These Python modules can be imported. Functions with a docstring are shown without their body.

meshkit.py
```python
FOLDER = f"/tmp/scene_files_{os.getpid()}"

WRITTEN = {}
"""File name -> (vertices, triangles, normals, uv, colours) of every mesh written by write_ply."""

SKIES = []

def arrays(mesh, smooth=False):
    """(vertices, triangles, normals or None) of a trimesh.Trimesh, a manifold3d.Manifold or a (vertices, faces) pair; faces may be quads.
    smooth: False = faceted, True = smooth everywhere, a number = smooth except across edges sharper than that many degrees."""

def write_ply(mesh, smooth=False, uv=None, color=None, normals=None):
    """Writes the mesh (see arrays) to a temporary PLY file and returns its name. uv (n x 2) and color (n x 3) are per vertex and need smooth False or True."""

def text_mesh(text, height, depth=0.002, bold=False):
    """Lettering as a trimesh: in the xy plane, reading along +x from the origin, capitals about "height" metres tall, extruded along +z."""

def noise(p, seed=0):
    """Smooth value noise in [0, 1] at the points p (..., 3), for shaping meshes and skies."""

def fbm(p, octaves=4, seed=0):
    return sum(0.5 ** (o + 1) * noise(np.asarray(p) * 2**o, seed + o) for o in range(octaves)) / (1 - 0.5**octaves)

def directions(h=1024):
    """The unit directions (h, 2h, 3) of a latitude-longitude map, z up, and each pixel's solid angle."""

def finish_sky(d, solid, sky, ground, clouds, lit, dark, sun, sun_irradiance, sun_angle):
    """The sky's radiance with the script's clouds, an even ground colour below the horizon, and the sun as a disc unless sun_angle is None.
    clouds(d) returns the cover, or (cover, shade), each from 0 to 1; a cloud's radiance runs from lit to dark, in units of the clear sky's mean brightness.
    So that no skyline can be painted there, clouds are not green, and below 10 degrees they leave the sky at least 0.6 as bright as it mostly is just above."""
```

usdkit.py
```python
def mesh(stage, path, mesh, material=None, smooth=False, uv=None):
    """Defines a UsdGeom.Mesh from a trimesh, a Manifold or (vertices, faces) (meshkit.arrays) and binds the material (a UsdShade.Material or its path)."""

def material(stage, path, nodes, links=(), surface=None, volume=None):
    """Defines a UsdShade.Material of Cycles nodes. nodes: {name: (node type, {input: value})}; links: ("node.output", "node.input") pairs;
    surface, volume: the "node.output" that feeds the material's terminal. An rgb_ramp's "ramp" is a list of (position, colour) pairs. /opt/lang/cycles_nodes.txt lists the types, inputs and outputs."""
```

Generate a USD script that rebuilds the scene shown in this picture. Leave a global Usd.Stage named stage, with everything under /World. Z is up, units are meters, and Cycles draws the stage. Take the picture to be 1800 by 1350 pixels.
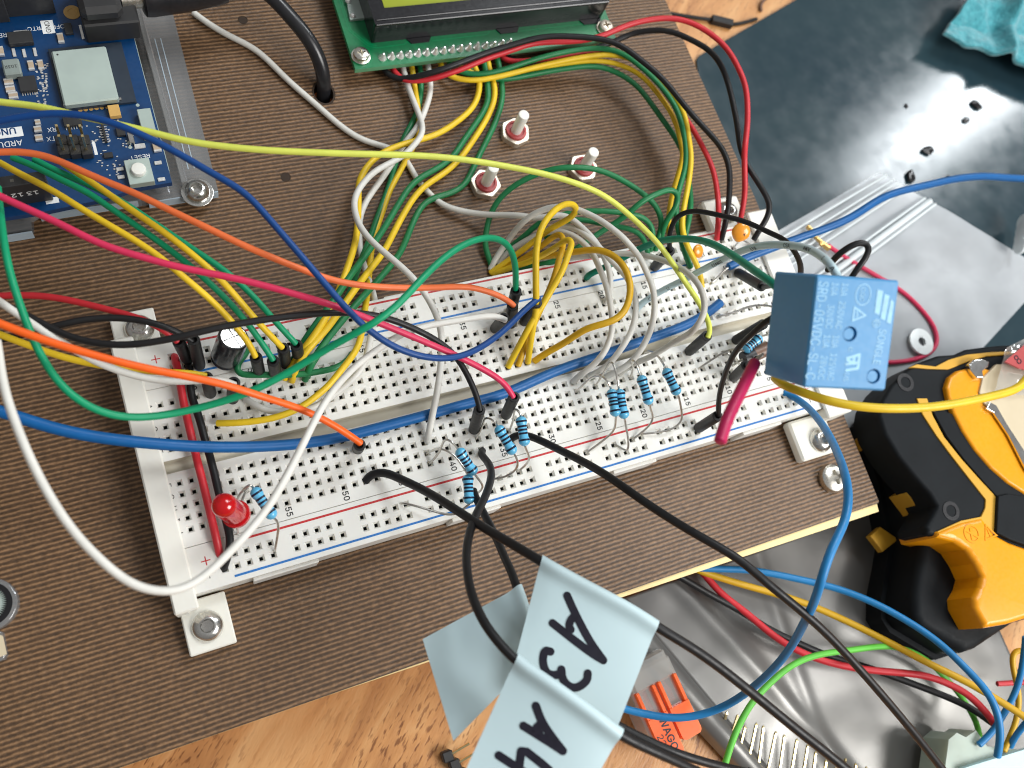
import math, random
import numpy as np, trimesh, manifold3d as m3, usdkit, meshkit
from shapely.geometry import Polygon, LineString, Point, box as sbox
from shapely import affinity
from shapely.ops import unary_union
from scipy.interpolate import CubicSpline, PchipInterpolator
from pxr import Usd, UsdGeom, UsdLux, UsdShade, Gf, Sdf, Vt

stage = Usd.Stage.CreateInMemory()
UsdGeom.SetStageUpAxis(stage, UsdGeom.Tokens.z)
UsdGeom.SetStageMetersPerUnit(stage, 1.0)
UsdGeom.Xform.Define(stage, '/World')
rng = np.random.RandomState(7)
S = 0.001                      # everything below is drawn up in millimetres

# ------------------------------------------------------------------ camera
CAM = np.array([-75.81859972, -45.69138191, 205.37600325])
from scipy.spatial.transform import Rotation
RM = Rotation.from_rotvec([2.82340983e+00, -4.02362356e-01, 4.54741673e-01]).as_matrix()
FPX = 1627.67579
cam = UsdGeom.Camera.Define(stage, '/World/camera')
cam.CreateHorizontalApertureAttr(36.0); cam.CreateVerticalApertureAttr(27.0)
cam.CreateFocalLengthAttr(36.0 * FPX / 1800.0)
cam.CreateClippingRangeAttr(Gf.Vec2f(0.01, 20.0))
cam.CreateExposureAttr(0.0)
cam.CreateFStopAttr(18.0); cam.CreateFocusDistanceAttr(0.212)
m = np.eye(4); m[0, :3] = RM[0]; m[1, :3] = -RM[1]; m[2, :3] = -RM[2]; m[3, :3] = CAM * S
cam.AddTransformOp().Set(Gf.Matrix4d(*m.ravel().tolist()))

# ------------------------------------------------------------------ light: a room lit by windows
dome = UsdLux.DomeLight.Define(stage, '/World/room_light')
dm = usdkit.material(stage, '/World/Looks/room_ambient', {
    'g': ('texture_coordinate', {}), 'sep': ('separate_xyz', {}),
    'r': ('rgb_ramp', {'ramp': [(0.0, (0.10, 0.09, 0.08)), (0.45, (0.16, 0.15, 0.14)), (0.62, (0.30, 0.29, 0.28)), (1.0, (0.42, 0.42, 0.42))]}),
    'mr': ('map_range', {'from_min': -1.0, 'from_max': 1.0}),
    'b': ('background_shader', {'strength': 0.72})},
    [('g.generated', 'sep.vector'), ('sep.z', 'mr.value'), ('mr.result', 'r.fac'), ('r.color', 'b.color')], surface='b.background')
UsdShade.MaterialBindingAPI.Apply(dome.GetPrim()).Bind(dm)

def rect_light(name, pos, target, w, h, power, color):
    L = UsdLux.RectLight.Define(stage, '/World/' + name)
    L.CreateWidthAttr(w); L.CreateHeightAttr(h); L.CreateIntensityAttr(power); L.CreateColorAttr(Gf.Vec3f(*color))
    pos, target = np.array(pos, float), np.array(target, float)
    z = pos - target; z /= np.linalg.norm(z)
    x = np.cross([0, 0, 1.0], z); x /= np.linalg.norm(x); y = np.cross(z, x)
    M = np.eye(4); M[0, :3], M[1, :3], M[2, :3], M[3, :3] = x, y, z, pos
    L.AddTransformOp().Set(Gf.Matrix4d(*M.ravel().tolist()))
rect_light('window_light', (0.42, -0.47, 0.54), (0.04, 0.0, 0.0), 0.40, 0.40, 15.0, (1.0, 0.985, 0.96))
rect_light('far_window_light', (0.42, 0.36, 0.80), (0.06, 0.0, 0.0), 0.34, 0.32, 13.0, (0.94, 0.98, 1.0))
rect_light('window_gap_light', (1.38, 0.52, 0.90), (0.20, 0.07, -0.03), 0.10, 0.46, 34.0, (0.92, 0.97, 1.0))

# ------------------------------------------------------------------ helpers
def un(x, y, z):
    """The point of the scene at height z (mm over the breadboard's top) that stands at a spot measured on the photograph."""
    d = RM.T @ np.array([(x - 900) / FPX, (y - 675) / FPX, 1.0])
    return CAM + (z - CAM[2]) / d[2] * d

def plane_at(x, y, o, n):
    d = RM.T @ np.array([(x - 900) / FPX, (y - 675) / FPX, 1.0])
    return CAM + np.dot(o - CAM, n) / np.dot(d, n) * d

used = {}
def fresh(parent, name):
    k = (parent, name); used[k] = used.get(k, -1) + 1
    return parent + '/' + (name if used[k] == 0 else '%s_%03d' % (name, used[k]))

def arr(mesh, smooth):
    return meshkit.arrays(mesh, smooth)

def put(path, mesh, mat, smooth=35, off=(0, 0, 0)):
    if not isinstance(mesh, trimesh.Trimesh):
        v, f, _ = meshkit.arrays(mesh, False); mesh = trimesh.Trimesh(v, f, process=False)
    mesh = mesh.copy(); mesh.vertices = (mesh.vertices - np.asarray(off)) * S
    return usdkit.mesh(stage, path, mesh, M[mat], smooth=smooth).GetPrim()

def keys(p, label=None, cat=None, group=None, kind=None):
    for k, v in (('label', label), ('category', cat), ('group', group), ('kind', kind)):
        if v: p.SetCustomDataByKey(k, v)

class Thing:
    """An Xform at the thing's base whose children are its parts."""
    def __init__(s, name, label, cat, base, group=None, kind=None):
        s.path = fresh('/World', name); s.base = np.asarray(base, float)
        x = UsdGeom.Xform.Define(stage, s.path); x.AddTranslateOp().Set(Gf.Vec3d(*(s.base * S).tolist()))
        s.prim = x.GetPrim(); keys(s.prim, label, cat, group, kind)
    def add(s, name, mesh, mat, parent=None, smooth=35, label=None, kind=None):
        p = put(fresh(parent or s.path, name), mesh, mat, smooth, s.base)
        keys(p, label, None, None, kind)
        return str(p.GetPath())

def copy_of(thing, base, label, group, rotz=0.0, tilt=None):
    was = thing.prim.GetCustomData()
    r = UsdGeom.Xform.Define(stage, fresh('/World', thing.path.split('/')[-1].rstrip('0123456789').rstrip('_')))
    r.AddTranslateOp().Set(Gf.Vec3d(*(np.asarray(base, float) * S).tolist())); 
    if rotz: r.AddRotateZOp().Set(float(rotz))
    r.GetPrim().GetReferences().AddInternalReference(proto_of(thing)); r.GetPrim().SetInstanceable(True)
    keys(r.GetPrim(), label, was['category'], group)

protos = {}
def proto_of(thing):
    """A class prim with the parts of the thing, which its copies refer to."""
    if thing.path not in protos:
        c = stage.CreateClassPrim('/Kinds' if not stage.GetPrimAtPath('/Kinds') else '/Kinds') if not stage.GetPrimAtPath('/Kinds') else stage.GetPrimAtPath('/Kinds')
        dst = '/Kinds/' + thing.path.split('/')[-1]
        Sdf.CopySpec(stage.GetRootLayer(), thing.path, stage.GetRootLayer(), dst)
        q = stage.GetPrimAtPath(dst); q.ClearCustomData(); UsdGeom.Xformable(q).ClearXformOpOrder()
        for a in list(q.GetAttributes()):
            if a.GetName().startswith('xformOp'): q.RemoveProperty(a.GetName())
        protos[thing.path] = Sdf.Path(dst)
    return protos[thing.path]

def structure(name, mesh, mat, smooth=35, kind='structure', label=None, cat=None):
    p = put(fresh('/World', name), mesh, mat, smooth); keys(p, label, cat, None, kind); return p

def single(name, mesh, mat, label, cat, group=None, smooth=35, kind=None):
    base = np.array([mesh.bounds[:, 0].mean(), mesh.bounds[:, 1].mean(), mesh.bounds[0, 2]])
    p = put(fresh('/World', name), mesh, mat, smooth, base)
    UsdGeom.Xformable(p).AddTranslateOp().Set(Gf.Vec3d(*(base * S).tolist())); keys(p, label, cat, group, kind); return p

cat_ = trimesh.util.concatenate
def bevbox(x0, x1, y0, y1, z0, z1, b=0.2):
    b = min(b, (x1 - x0) / 3, (y1 - y0) / 3, (z1 - z0) / 3)
    pts = []
    for sx in (0, 1):
        for sy in (0, 1):
            for sz in (0, 1):
                c = np.array([(x0, x1)[sx], (y0, y1)[sy], (z0, z1)[sz]], float); d = np.array([1 - 2 * sx, 1 - 2 * sy, 1 - 2 * sz]) * b
                for k in range(3):
                    q = c + d; q[k] = c[k]; pts.append(q)
    return trimesh.convex.convex_hull(np.array(pts))

def prism(poly, z0, z1):
    poly = poly if hasattr(poly, 'exterior') or hasattr(poly, 'geoms') else Polygon(poly)
    out = []
    for g in getattr(poly, 'geoms', [poly]):
        t = trimesh.creation.extrude_polygon(g, z1 - z0, engine='earcut'); t.apply_translation([0, 0, z0]); out.append(t)
    return cat_(out)

def bevprism(poly, z0, z1, b=0.4, n=3):
    """A slab with a rounded upper edge."""
    poly = Polygon(poly) if not hasattr(poly, 'exterior') else poly
    if getattr(poly, 'geoms', None) or len(poly.interiors): return prism(poly, z0, z1)
    poly = Polygon(poly.exterior) if poly.exterior.is_ccw else Polygon(list(poly.exterior.coords)[::-1])
    c = np.array(poly.exterior.segmentize(max(b * .8, poly.length / 260)).coords)[:-1]; N = len(c)
    rings = [np.c_[c, np.full(N, z0)], np.c_[c, np.full(N, z1 - b)]]; last = c
    for i in range(1, n + 1):
        a0 = i / n * math.pi / 2 * .98; q = poly.buffer(-b * (1 - math.cos(a0)), join_style=2); q = max(q.geoms, key=lambda g: g.area) if hasattr(q, 'geoms') else q
        last = np.array([q.exterior.interpolate(q.exterior.project(Point(*p))).coords[0] for p in c]); rings.append(np.c_[last, np.full(N, z1 - b + b * math.sin(a0))])
    V = np.vstack(rings); F = []; k = np.arange(N); j = (k + 1) % N
    for r in range(len(rings) - 1): F += [np.stack([r * N + k, r * N + j, (r + 1) * N + j], -1), np.stack([r * N + k, (r + 1) * N + j, (r + 1) * N + k], -1)]
    side = trimesh.Trimesh(V, np.vstack(F), process=False); top = Polygon(last).buffer(0); top = max(top.geoms, key=lambda g: g.area) if hasattr(top, 'geoms') else top
    tv, tf = trimesh.creation.triangulate_polygon(top, engine='earcut'); zt = rings[-1][0, 2]
    bv, bf = trimesh.creation.triangulate_polygon(poly, engine='earcut')
    cap = trimesh.Trimesh(np.c_[tv, np.full(len(tv), zt)], tf, process=False)
    if cap.face_normals[:, 2].mean() < 0: cap.invert()
    bot = trimesh.Trimesh(np.c_[bv, np.full(len(bv), z0)], bf, process=False)
    if bot.face_normals[:, 2].mean() > 0: bot.invert()
    m_ = cat_([side, cap, bot]); m_.merge_vertices(digits_vertex=5); return m_

def frame_of(d):
    d = d / np.linalg.norm(d); a = np.array([0, 0, 1.0]) if abs(d[2]) < 0.9 else np.array([1.0, 0, 0])
    x = np.cross(a, d); x /= np.linalg.norm(x); return x, np.cross(d, x), d

def lathe(profile, o, d, n=24, x=None):
    """profile: (radius, distance along d) pairs."""
    fx, fy, d = frame_of(np.asarray(d, float))
    a = np.arange(n) * 2 * np.pi / n
    ring = np.cos(a)[:, None] * fx + np.sin(a)[:, None] * fy
    v = np.vstack([np.asarray(o) + r * ring + t * d for r, t in profile]); f = []
    for i in range(len(profile) - 1):
        for j in range(n):
            k = (j + 1) % n; A, B, C, D = i * n + j, i * n + k, (i + 1) * n + k, (i + 1) * n + j
            f += [(A, B, C), (A, C, D)]
    c0, c1 = len(v), len(v) + 1
    v = np.vstack([v, np.asarray(o) + profile[0][1] * d, np.asarray(o) + profile[-1][1] * d]); e = (len(profile) - 1) * n
    for j in range(n):
        k = (j + 1) % n; f += [(c0, k, j), (c1, e + j, e + k)]
    return trimesh.Trimesh(v, np.array(f), process=False)

def sweep(P, r, n=12, caps=True, rnd=True):
    """A round tube along points (parallel transport); r may vary."""
    P = np.asarray(P, float); r = np.broadcast_to(np.asarray(r, float), (len(P),))
    T = np.gradient(P, axis=0); T /= np.linalg.norm(T, axis=1, keepdims=True) + 1e-12
    x, _, _ = frame_of(T[0]); X = []
    for t in T:
        x = x - np.dot(x, t) * t; x /= np.linalg.norm(x); X.append(x.copy())
    X = np.array(X); Y = np.cross(T, X)
    if rnd:      # slightly rounded ends
        P = np.vstack([P[0] - T[0] * r[0] * 0.25, P, P[-1] + T[-1] * r[-1] * 0.25]); r = np.r_[r[0] * 0.7, r, r[-1] * 0.7]; X = np.vstack([X[:1], X, X[-1:]]); Y = np.vstack([Y[:1], Y, Y[-1:]])
    a = np.arange(n) * 2 * np.pi / n
    v = (P[:, None] + r[:, None, None] * (np.cos(a)[None, :, None] * X[:, None] + np.sin(a)[None, :, None] * Y[:, None])).reshape(-1, 3)
    i, j = np.meshgrid(np.arange(len(P) - 1), np.arange(n), indexing='ij'); k = (j + 1) % n
    A, B, C, D = i * n + j, i * n + k, (i + 1) * n + k, (i + 1) * n + j
    f = np.vstack([np.stack([A, B, C], -1).reshape(-1, 3), np.stack([A, C, D], -1).reshape(-1, 3)])
    c = len(v); v = np.vstack([v, P[0], P[-1]]); e = (len(P) - 1) * n; jj = np.arange(n); kk = (jj + 1) % n
    f = np.vstack([f, np.stack([np.full(n, c), kk, jj], -1), np.stack([np.full(n, c + 1), e + jj, e + kk], -1)])
    return trimesh.Trimesh(v, f, process=False)

from scipy.ndimage import gaussian_filter1d
def relax(P_, sig):
    """Evens out a path without moving its ends."""
    n = min(len(P_) - 1, int(4 * sig) + 1)
    Q = np.vstack([2 * P_[0] - P_[n:0:-1], P_, 2 * P_[-1] - P_[-2:-n - 2:-1]])
    return gaussian_filter1d(Q, sig, axis=0, mode='nearest')[n:-n]

def path3(pts, z, step=0.9):
    """pts: spots measured on the photograph, z: a height for each, or (fraction along, height) keys. Returns a smooth 3D path in mm."""
    p = np.asarray(pts, float); L = np.r_[0, np.cumsum(np.linalg.norm(np.diff(p, axis=0), axis=1))]
    if len(z) and np.ndim(z[0]) == 0: zz = np.asarray(z, float)
    else:
        zk = np.asarray(z, float); zz = PchipInterpolator(zk[:, 0], zk[:, 1])(L / L[-1])
    Q = np.array([un(a, b, c) for (a, b), c in zip(p, zz)])
    return relax(spline(Q, step), SMOOTH / step)
SMOOTH = 1.5

def spline(Q, step=0.9):
    Q = np.asarray(Q, float)
    t = np.r_[0, np.cumsum(np.linalg.norm(np.diff(Q, axis=0), axis=1) ** 0.6)]
    n = max(6, int(np.linalg.norm(np.diff(Q, axis=0), axis=1).sum() / step))
    if len(Q) < 3: return Q[0] + (Q[1] - Q[0]) * np.linspace(0, 1, n)[:, None]
    return CubicSpline(t, Q, bc_type='natural')(np.linspace(0, t[-1], n))

def place(mesh, o, X, Y):
    X, Y = np.asarray(X, float), np.asarray(Y, float); X = X / np.linalg.norm(X); Y = Y - np.dot(X, Y) * X; Y /= np.linalg.norm(Y); Z = np.cross(X, Y)
    t = mesh.copy(); t.vertices = np.asarray(o) + t.vertices[:, :1] * X + t.vertices[:, 1:2] * Y + t.vertices[:, 2:3] * Z; return t

def text(s, h, o, X, Y, depth=0.06, bold=False, center=True, sx=1.0):
    t = meshkit.text_mesh(s, h, depth, bold)
    t.vertices[:, 0] *= sx
    if center: t.vertices[:, :2] -= (t.bounds[0, :2] + t.bounds[1, :2]) / 2
    return place(t, o, X, Y)

def mani(t):
    t = trimesh.Trimesh(t.vertices, t.faces, process=True)
    return m3.Manifold(m3.Mesh(np.asarray(t.vertices, np.float32), np.asarray(t.faces, np.uint32)))
def unmani(q):
    k = q.to_mesh(); return trimesh.Trimesh(k.vert_properties[:, :3], k.tri_verts, process=False)
def cut(a, *bs):
    q = mani(a)
    for b in bs: q = q - mani(b)
    return unmani(q)

def sheet(P, nx, ny, disp, thick=0.0):
    """A surface over four corners P (mm) with displacement disp(u, v) upwards; thick > 0 closes it underneath."""
    P = [np.asarray(p, float) for p in P]
    u, v = np.meshgrid(np.linspace(0, 1, nx), np.linspace(0, 1, ny), indexing='ij')
    Q = ((1 - u)[..., None] * (1 - v)[..., None] * P[0] + u[..., None] * (1 - v)[..., None] * P[1] + u[..., None] * v[..., None] * P[2] + (1 - u)[..., None] * v[..., None] * P[3])
    Q[..., 2] += disp(u, v, Q)
    i, j = np.meshgrid(np.arange(nx - 1), np.arange(ny - 1), indexing='ij'); A = i * ny + j; B = (i + 1) * ny + j; C = B + 1; D = A + 1
    f = np.vstack([np.stack([A, B, C], -1).reshape(-1, 3), np.stack([A, C, D], -1).reshape(-1, 3)])
    V = Q.reshape(-1, 3)
    n = np.cross(V[f[0, 1]] - V[f[0, 0]], V[f[0, 2]] - V[f[0, 0]])
    if n[2] < 0: f = f[:, ::-1]
    if thick > 0:
        N = len(V); edge = [(k, 0) for k in range(nx)] + [(nx - 1, k) for k in range(1, ny)] + [(k, ny - 1) for k in range(nx - 2, -1, -1)] + [(0, k) for k in range(ny - 2, 0, -1)]
        idx = [a * ny + b for a, b in edge]; W = V - [0, 0, thick]; g = []
        for a, b in zip(idx, idx[1:] + idx[:1]): g += [(a, b, b + N), (a, b + N, a + N)]
        V = np.vstack([V, W]); f = np.vstack([f, f[:, ::-1] + N, np.array(g)])
        t = trimesh.Trimesh(V, f, process=False); trimesh.repair.fix_normals(t); return t
    return trimesh.Trimesh(V, f, process=False)

# ------------------------------------------------------------------ materials
M = {}
def mk(name, nodes, links, surface='p.BSDF'):
    M[name] = usdkit.material(stage, '/World/Looks/' + name, nodes, links, surface=surface)

def pm(name, col, rough=0.45, metal=0.0, var=0.10, vscale=180.0, bump=0.0, bscale=900.0, rvar=0.05, coat=0.0, sss=0.0, trans=0.0, spec=0.5):
    """A principled material with mottled tone, uneven gloss and a fine relief."""
    c = np.asarray(col, float)
    n = {'g': ('geometry', {}), 'n': ('noise_texture', {'scale': vscale, 'detail': 4.0, 'roughness': 0.6}),
         'r': ('rgb_ramp', {'ramp': [(0.28, tuple(c * (1 - var))), (0.72, tuple(np.minimum(c * (1 + var), 1)))]}),
         'mr': ('map_range', {'from_min': 0.25, 'from_max': 0.75, 'to_min': max(rough - rvar, 0.03), 'to_max': rough + rvar}),
         'n2': ('noise_texture', {'scale': bscale, 'detail': 3.0}),
         'p': ('principled_bsdf', {'metallic': metal, 'coat_weight': coat, 'coat_roughness': 0.12, 'specular_ior_level': spec, 'transmission_weight': trans})}
    l = [('g.position', 'n.vector'), ('g.position', 'n2.vector'), ('n.fac', 'r.fac'), ('r.color', 'p.base_color'), ('n2.fac', 'mr.value'), ('mr.result', 'p.roughness')]
    if bump:
        n['b'] = ('bump', {'strength': 0.6, 'distance': bump * S}); l += [('n2.fac', 'b.height'), ('b.normal', 'p.normal')]
    if sss: n['p'][1].update({'subsurface_weight': sss, 'subsurface_scale': 0.0008, 'subsurface_radius': (1.0, 0.8, 0.6)})
    mk(name, n, l)

def srgb(r, g, b):
    c = np.array([r, g, b]) / 255.0
    return tuple(np.where(c < 0.04045, c / 12.92, ((c + 0.055) / 1.055) ** 2.4))

WIRE = dict(white_wire=(0.74, 0.73, 0.68), grey_white_wire=(0.62, 0.60, 0.54), yellow_wire=srgb(238, 200, 40), lime_wire=srgb(222, 230, 100), dark_green_wire=srgb(28, 122, 72), green_wire=srgb(0, 152, 104),
            blue_wire=srgb(6, 66, 132), bright_blue_wire=srgb(0, 92, 158), light_blue_wire=srgb(34, 128, 190), salmon_wire=srgb(240, 118, 64), orange_wire=srgb(246, 100, 22),
            pink_wire=srgb(214, 48, 90), red_wire=srgb(205, 44, 54), black_wire=(0.009, 0.009, 0.010), teal_wire=srgb(0, 138, 112), pale_blue_wire=srgb(196, 220, 226), leaf_green_wire=srgb(100, 195, 70), magenta_wire=srgb(190, 30, 88), ochre_wire=srgb(214, 168, 30))
for k, c in WIRE.items():
    pm(k, np.array(c) * (1.0 if k == 'black_wire' else 0.86), rough=0.44, var=0.07, vscale=240, bump=0.03, bscale=700, rvar=0.08, spec=0.42 if k != 'black_wire' else 0.36)
pm('plug_black', (0.010, 0.010, 0.0105), rough=0.5, spec=0.35, var=0.25, bump=0.04, bscale=1400)
pm('rubber_black', (0.014, 0.014, 0.016), rough=0.42, var=0.2, bump=0.08, bscale=1500)
pm('cable_black', (0.012, 0.012, 0.014), rough=0.28, var=0.15, bump=0.03, bscale=500)
pm('brown_dark', srgb(52, 38, 26), rough=0.8)
pm('white_plastic', (0.78, 0.77, 0.72), rough=0.42, var=0.03, vscale=90, bump=0.02, bscale=1500, sss=0.15)
pm('bracket_plastic', (0.80, 0.78, 0.70), rough=0.5, var=0.03, vscale=60, bump=0.03, bscale=900, sss=0.15)
pm('hole_dark', (0.075, 0.07, 0.06), rough=0.6, var=0.3)
pm('contact_metal', (0.45, 0.43, 0.40), rough=0.35, metal=1.0, var=0.2)
pm('groove_tan', (0.56, 0.52, 0.42), rough=0.6, var=0.08, vscale=120)
pm('red_print', srgb(186, 40, 42), rough=0.5, var=0.12, vscale=400)
pm('blue_print', srgb(34, 112, 186), rough=0.5, var=0.1, vscale=400)
pm('black_print', (0.02, 0.02, 0.02), rough=0.5, var=0.2)
pm('steel', (0.66, 0.65, 0.62), rough=0.22, metal=1.0, var=0.08, bump=0.01, bscale=1500)
pm('nickel', (0.72, 0.69, 0.62), rough=0.28, metal=1.0, var=0.10, bump=0.015, bscale=1500)
pm('nut_metal', (0.66, 0.59, 0.49), rough=0.42, metal=0.75, var=0.08, bump=0.015, bscale=1200)
pm('solder', (0.82, 0.82, 0.80), rough=0.25, metal=0.6, var=0.15, vscale=900, bump=0.08, bscale=1500)
pm('lead_wire', (0.60, 0.58, 0.54), rough=0.3, metal=1.0, var=0.12)
pm('brass', (0.85, 0.55, 0.20), rough=0.3, metal=1.0, var=0.15)
pm('gold_pin', (0.90, 0.74, 0.40), rough=0.26, metal=1.0, var=0.1)
pm('collar_red', srgb(168, 66, 66), rough=0.5, var=0.1, bump=0.02)
pm('plunger_white', (0.80, 0.79, 0.72), rough=0.5, var=0.03, sss=0.2)
pm('pcb_blue', srgb(2, 54, 100), rough=0.36, var=0.12, vscale=350, coat=0.25)
pm('pcb_dark', srgb(38, 48, 60), rough=0.4, var=0.1)
pm('pcb_green', srgb(0, 112, 66), rough=0.34, var=0.10, vscale=300, coat=0.3)
pm('pcb_green_pale', srgb(90, 150, 110), rough=0.4, var=0.08)
pm('pcb_green_trace', srgb(0, 132, 80), rough=0.32, coat=0.3)
pm('silk_white', (0.78, 0.80, 0.80), rough=0.5, var=0.06)
pm('chip_black', (0.022, 0.022, 0.023), rough=0.45, var=0.2, bump=0.02)
pm('ceramic_tan', srgb(176, 158, 136), rough=0.5, var=0.12, vscale=600)
pm('shield_metal', (0.44, 0.52, 0.48), rough=0.55, metal=0.55, rvar=0.03, var=0.10, vscale=70)
pm('inductor_grey', srgb(128, 138, 134), rough=0.55, var=0.1)
pm('amber_part', srgb(200, 160, 92), rough=0.4, var=0.1)
pm('bezel_black', (0.008, 0.008, 0.010), rough=0.2, var=0.1, rvar=0.02)
pm('lcd_glass', srgb(140, 150, 30), rough=0.4, var=0.08, vscale=40, spec=0.3, rvar=0.02)
pm('resistor_blue', srgb(92, 176, 216), rough=0.24, var=0.08, vscale=500, coat=0.5)
pm('resistor_deep', srgb(40, 140, 190), rough=0.24, var=0.08, vscale=500, coat=0.5)
pm('resistor_band', srgb(10, 28, 52), rough=0.3)
pm('relay_blue', srgb(62, 138, 190), rough=0.42, var=0.05, vscale=120, bump=0.015, bscale=1400, sss=0.0)
pm('relay_print', srgb(150, 200, 228), rough=0.5, var=0.14, vscale=900)
pm('capacitor_sleeve', (0.02, 0.022, 0.026), rough=0.25, coat=0.4)
pm('capacitor_stripe', srgb(150, 162, 172), rough=0.3, coat=0.3)
pm('cap_orange', srgb(232, 150, 40), rough=0.3, var=0.08, coat=0.4)
pm('brown_body', srgb(110, 82, 66), rough=0.4)
pm('label_paper', srgb(186, 208, 213), rough=0.5, var=0.02, vscale=60, bump=0.015, bscale=700)
pm('marker_ink', srgb(22, 20, 34), rough=0.38, var=0.2, vscale=500)
pm('tape_black', (0.008, 0.010, 0.012), rough=0.6, spec=0.15, var=0.2, vscale=90, bump=0.05, bscale=1700)
pm('tape_gloss_black', (0.008, 0.008, 0.009), rough=0.14, var=0.1)
pm('tape_yellow', srgb(232, 152, 10), rough=0.34, var=0.05, vscale=60, bump=0.015, bscale=1000)
pm('tape_yellow_dull', srgb(206, 156, 44), rough=0.5, var=0.08, vscale=60, bump=0.04, bscale=1500)
pm('chrome', (0.80, 0.80, 0.79), rough=0.16, metal=1.0, var=0.05)
pm('beige_panel', srgb(200, 186, 158), rough=0.4, var=0.06, vscale=50)
pm('lever_orange', srgb(244, 96, 30), rough=0.35, var=0.05, sss=0.1)
pm('washer_zinc', (0.74, 0.77, 0.77), rough=0.45, metal=0.6, var=0.1, bump=0.02)
pm('nylon_white', srgb(158, 172, 160), rough=0.45, var=0.05, sss=0.3)
pm('nylon_blue', srgb(176, 208, 214), rough=0.4, var=0.03)
pm('cream_edge', srgb(244, 220, 160), rough=0.6, var=0.06, vscale=200, bump=0.03)
pm('debris_black', (0.010, 0.010, 0.011), rough=0.12, var=0.1)

mk('led_red', {'p': ('principled_bsdf', {'base_color': (0.72, 0.006, 0.012), 'roughness': 0.14, 'transmission_weight': 0.55, 'ior': 1.45, 'coat_weight': 0.5}), }, [])
mk('clear_plastic', {'t': ('transparent_bsdf', {'color': (0.90, 0.90, 0.88)}), 'g': ('glossy_bsdf', {'roughness': 0.08, 'color': (0.9, 0.92, 0.95)}), 'f': ('fresnel', {'IOR': 1.5}),
    'd': ('diffuse_bsdf', {'color': (0.62, 0.63, 0.64)}), 'm0': ('mix_closure', {'fac': 0.16}), 'm': ('mix_closure', {}), 'mm': ('math', {'math_type': 'multiply_add', 'value2': 1.0, 'value3': 0.03})},
    [('t.BSDF', 'm0.closure1'), ('d.BSDF', 'm0.closure2'), ('f.fac', 'mm.value1'), ('mm.value', 'm.fac'), ('m0.closure', 'm.closure1'), ('g.BSDF', 'm.closure2')], 'm.closure')
mk('clear_edge', {'t': ('transparent_bsdf', {'color': (0.9, 0.92, 0.94)}), 'd': ('principled_bsdf', {'base_color': (0.55, 0.66, 0.74), 'roughness': 0.2}), 'm': ('mix_closure', {'fac': 0.62})},
    [('t.BSDF', 'm.closure1'), ('d.BSDF', 'm.closure2')], 'm.closure')
mk('zip_film', {'g': ('geometry', {}), 'n': ('noise_texture', {'scale': 45.0, 'detail': 5.0}), 'r': ('map_range', {'from_min': 0.3, 'from_max': 0.7, 'to_min': 0.46, 'to_max': 0.66}),
    't': ('transparent_bsdf', {'color': (0.95, 0.96, 0.97)}), 'd': ('principled_bsdf', {'base_color': (0.62, 0.65, 0.68), 'roughness': 0.34, 'specular_ior_level': 0.6}), 'm': ('mix_closure', {}),
    'n2': ('noise_texture', {'scale': 130.0, 'detail': 4.0}), 'b': ('bump', {'strength': 0.35, 'distance': 0.0008})},
    [('g.position', 'n.vector'), ('g.position', 'n2.vector'), ('n2.fac', 'b.height'), ('b.normal', 'd.normal'), ('n.fac', 'r.value'), ('r.result', 'm.fac'), ('t.BSDF', 'm.closure1'), ('d.BSDF', 'm.closure2')], 'm.closure')
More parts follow.
